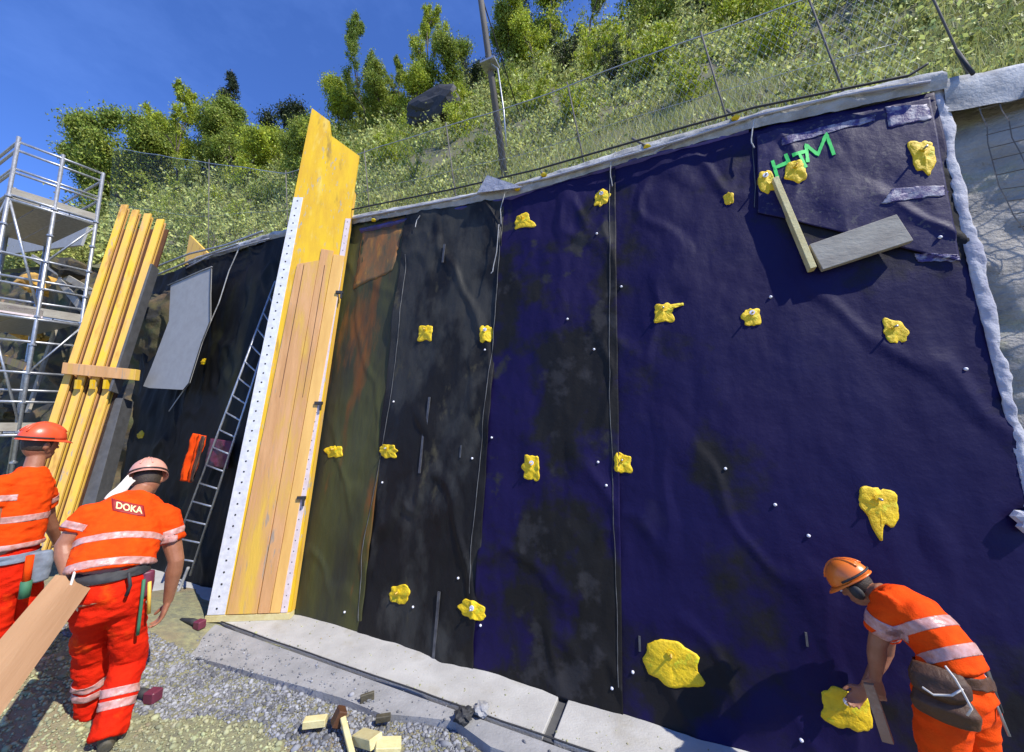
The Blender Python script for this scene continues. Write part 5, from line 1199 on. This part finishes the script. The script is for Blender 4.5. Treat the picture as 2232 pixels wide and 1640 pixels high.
# worker 2: standing behind on the left
g2 = CAM + ray(40, 1100) * .0036; g2.z = .22; n2 = Vector((g2.x, g2.y, 0)).normalized(); l2 = Vector((-n2.y, n2.x, 0)); r2 = -l2
def Q(px, py, off=0): return Ppl(px, py, g2 + n2 * off, n2)
J = dict(pel=Q(28, 1245, 0), waist=Q(36, 1178, 0), chest=Q(48, 1095, .02), neck=Q(72, 1022, .04), head=Q(88, 968, .07), ls=Q(0, 1056, -.05), rs=Q(92, 1060, .12), le=Q(-18, 1140, -.1), lw=Q(8, 1215, .02), re=Q(106, 1130, .25), rw=Q(128, 1190, .40),
         lh=Q(0, 1265, -.02), rh=Q(55, 1265, .04), lk=Q(-12, 1375, -.02), rk=Q(50, 1378, .08), la=Q(-20, 1470, 0), ra=Q(52, 1475, .1))
J['la'].z = J['ra'].z = .22 - .085 + .09 - .0
w2 = person('worker in a red helmet standing beside the yellow girders at the left edge', J, dict(l=n2 + r2 * .6, r=n2 + r2 * .8), .93, m_helr, m_or, m_red, base_=g2, tw=.9,
            hands=dict(l=(Vector((.2, 0, -1)), r2, n2), r=(n2 * .5 - Z * .6, l2, Z)), headup=Z + r2 * .12, headf=r2 * .8 + n2 * .5 - Z * .25, hs=1.08, hem=Q(34, 1190, 0), width=.92)
bands(w2, (.52, .25)); sleeve_bands(w2, 'l', .4); sleeve_bands(w2, 'r', .4)
cut_band(w2['trousers'], Q(32, 1212, 0), Z, .03, .014, 'belt', m_bluep, w2['root'])
m = MB(); c = Q(85, 1232, -.1); m.loft([(c + Z * .1, r2, .06, .03), (c, r2, .07, .045), (c - Z * .12, r2, .06, .04)], 14); po = m.build('tool_pouch', m_bluep, w2['root']); remesh(po, .008, 3, .004)
m = MB(); c = Q(62, 1238, -.16); m.tube([c + Z * .09, c - Z * .11], .022, 8); m.build('knife_handle', m_or, w2['root'], True)
m = MB(); c = Q(55, 1285, -.16); m.tube([c + Z * .06, c - Z * .06], .03, 8); m.build('tape_roll', m_teal, w2['root'], True)

# worker 3: bending towards the wall on the right
c3 = CAM + ray(2050, 1450) * .00215; g3 = Vector((c3.x, c3.y, 0)); n3 = Vector((g3.x, g3.y, 0)).normalized(); l3 = Vector((-n3.y, n3.x, 0)); r3 = -l3
def Q(px, py, off=0): return Ppl(px, py, g3 + n3 * off, n3)
J = dict(pel=Q(2080, 1500, .02), waist=Q(2062, 1418, .05), chest=Q(1995, 1345, .10), neck=Q(1920, 1292, .16), head=Q(1864, 1274, .20), ls=Q(1936, 1318, .0), rs=Q(1935, 1306, .32), le=Q(1912, 1405, .03), lw=Q(1908, 1478, .10), re=Q(1930, 1420, .42), rw=Q(1885, 1500, .36),
         lh=Q(2052, 1520, -.06), rh=Q(2112, 1515, .12), lk=Q(2052, 1690, -.08), rk=Q(2120, 1690, .14), la=Q(2075, 1850, -.1), ra=Q(2150, 1850, .15))
J['la'].z = J['ra'].z = .085
w3 = person('bending worker at the lower right holding a batten, brown pouch on his belt', J, dict(l=l3 + n3 * .3, r=l3 + n3 * .3), .84, m_helo, m_or, m_or, base_=g3,
            hands=dict(l=(Vector((0, 0, -1)) + n3 * .1, n3, l3), r=(l3 * .6 - Z, -n3, Z)), headup=l3 * .62 + Z * .75, headf=l3 * .72 - Z * .62 + n3 * .25, hs=.86, hem=Q(2078, 1452, .04), width=1.05, sleeves=.62)
bands(w3, (.55, .27), w=.022); sleeve_bands(w3, 'l', .42, .028); sleeve_bands(w3, 'r', .42)
cut_band(w3['trousers'], Q(2074, 1466, .04), (J['waist'] - J['pel']).normalized(), .022, .010, 'belt', m_leath, w3['root'], (J['pel'], .4))
def pouch(cs, name, mat):
    m = MB(); m.loft([(Q(x, y, -.10 + o), l3, w, d) for x, y, w, d, o in cs], 16); po = m.build(name, mat, w3['root']); remesh(po, .006, 3, .004); return po
pouch([(2040, 1452, .075, .02, 0), (2045, 1478, .095, .035, -.02), (2052, 1508, .09, .045, -.03), (2058, 1522, .05, .03, -.02)], 'upper_pouch', m_leath)
pouch([(2052, 1512, .085, .025, -.01), (2058, 1540, .105, .042, -.03), (2062, 1564, .095, .04, -.02)], 'lower_pouch', m_leath)
for pts in ([(2010, 1498), (2035, 1515), (2075, 1516), (2098, 1502)], [(2060, 1452), (2082, 1480), (2102, 1515), (2118, 1545), (2108, 1560)]):
    m = MB(); m.tube([Q(x, y, -.175) for x, y in pts], .0045, 6); m.build('pouch_trim', m_cream, w3['root'], True)
m = MB(); m.tube([Q(2135, 1445, .05), Q(2165, 1520, .02), Q(2200, 1605, 0)], .006, 6); m.build('folding_rule', m_steel, w3['root'], True)
m = MB(); m.tube([Q(2148, 1462, .05), Q(2178, 1552, .04)], .014, 7); m.build('tool_grip', m_dark, w3['root'], True)
m = MB(); m.loft([(Q(1884, 1500, .23), n3, .04, .018), (Q(1884, 1520, .23), n3, .04, .018)], 10)
# earmuff and neck strap
c = J['head'] - w3['hu'] * .02 - n3 * .085 ; m = MB(); m.ball(c, w3['hf'] * .032, w3['hu'] * .038, n3 * .022, 12, 8); m.build('ear_muff', m_dark, w3['root'], True)
a = Q(1893, 1490, .04); b = Q(1936, 1618, -.02); d = (b - a); m = MB(); m.box((a + b) / 2, d / 2, d.normalized().cross(n3).normalized() * .022, n3 * .012); tag(m.build('batten', m_plank, None, bevel=.002), 'short wooden batten held down by the bending worker', 'batten')
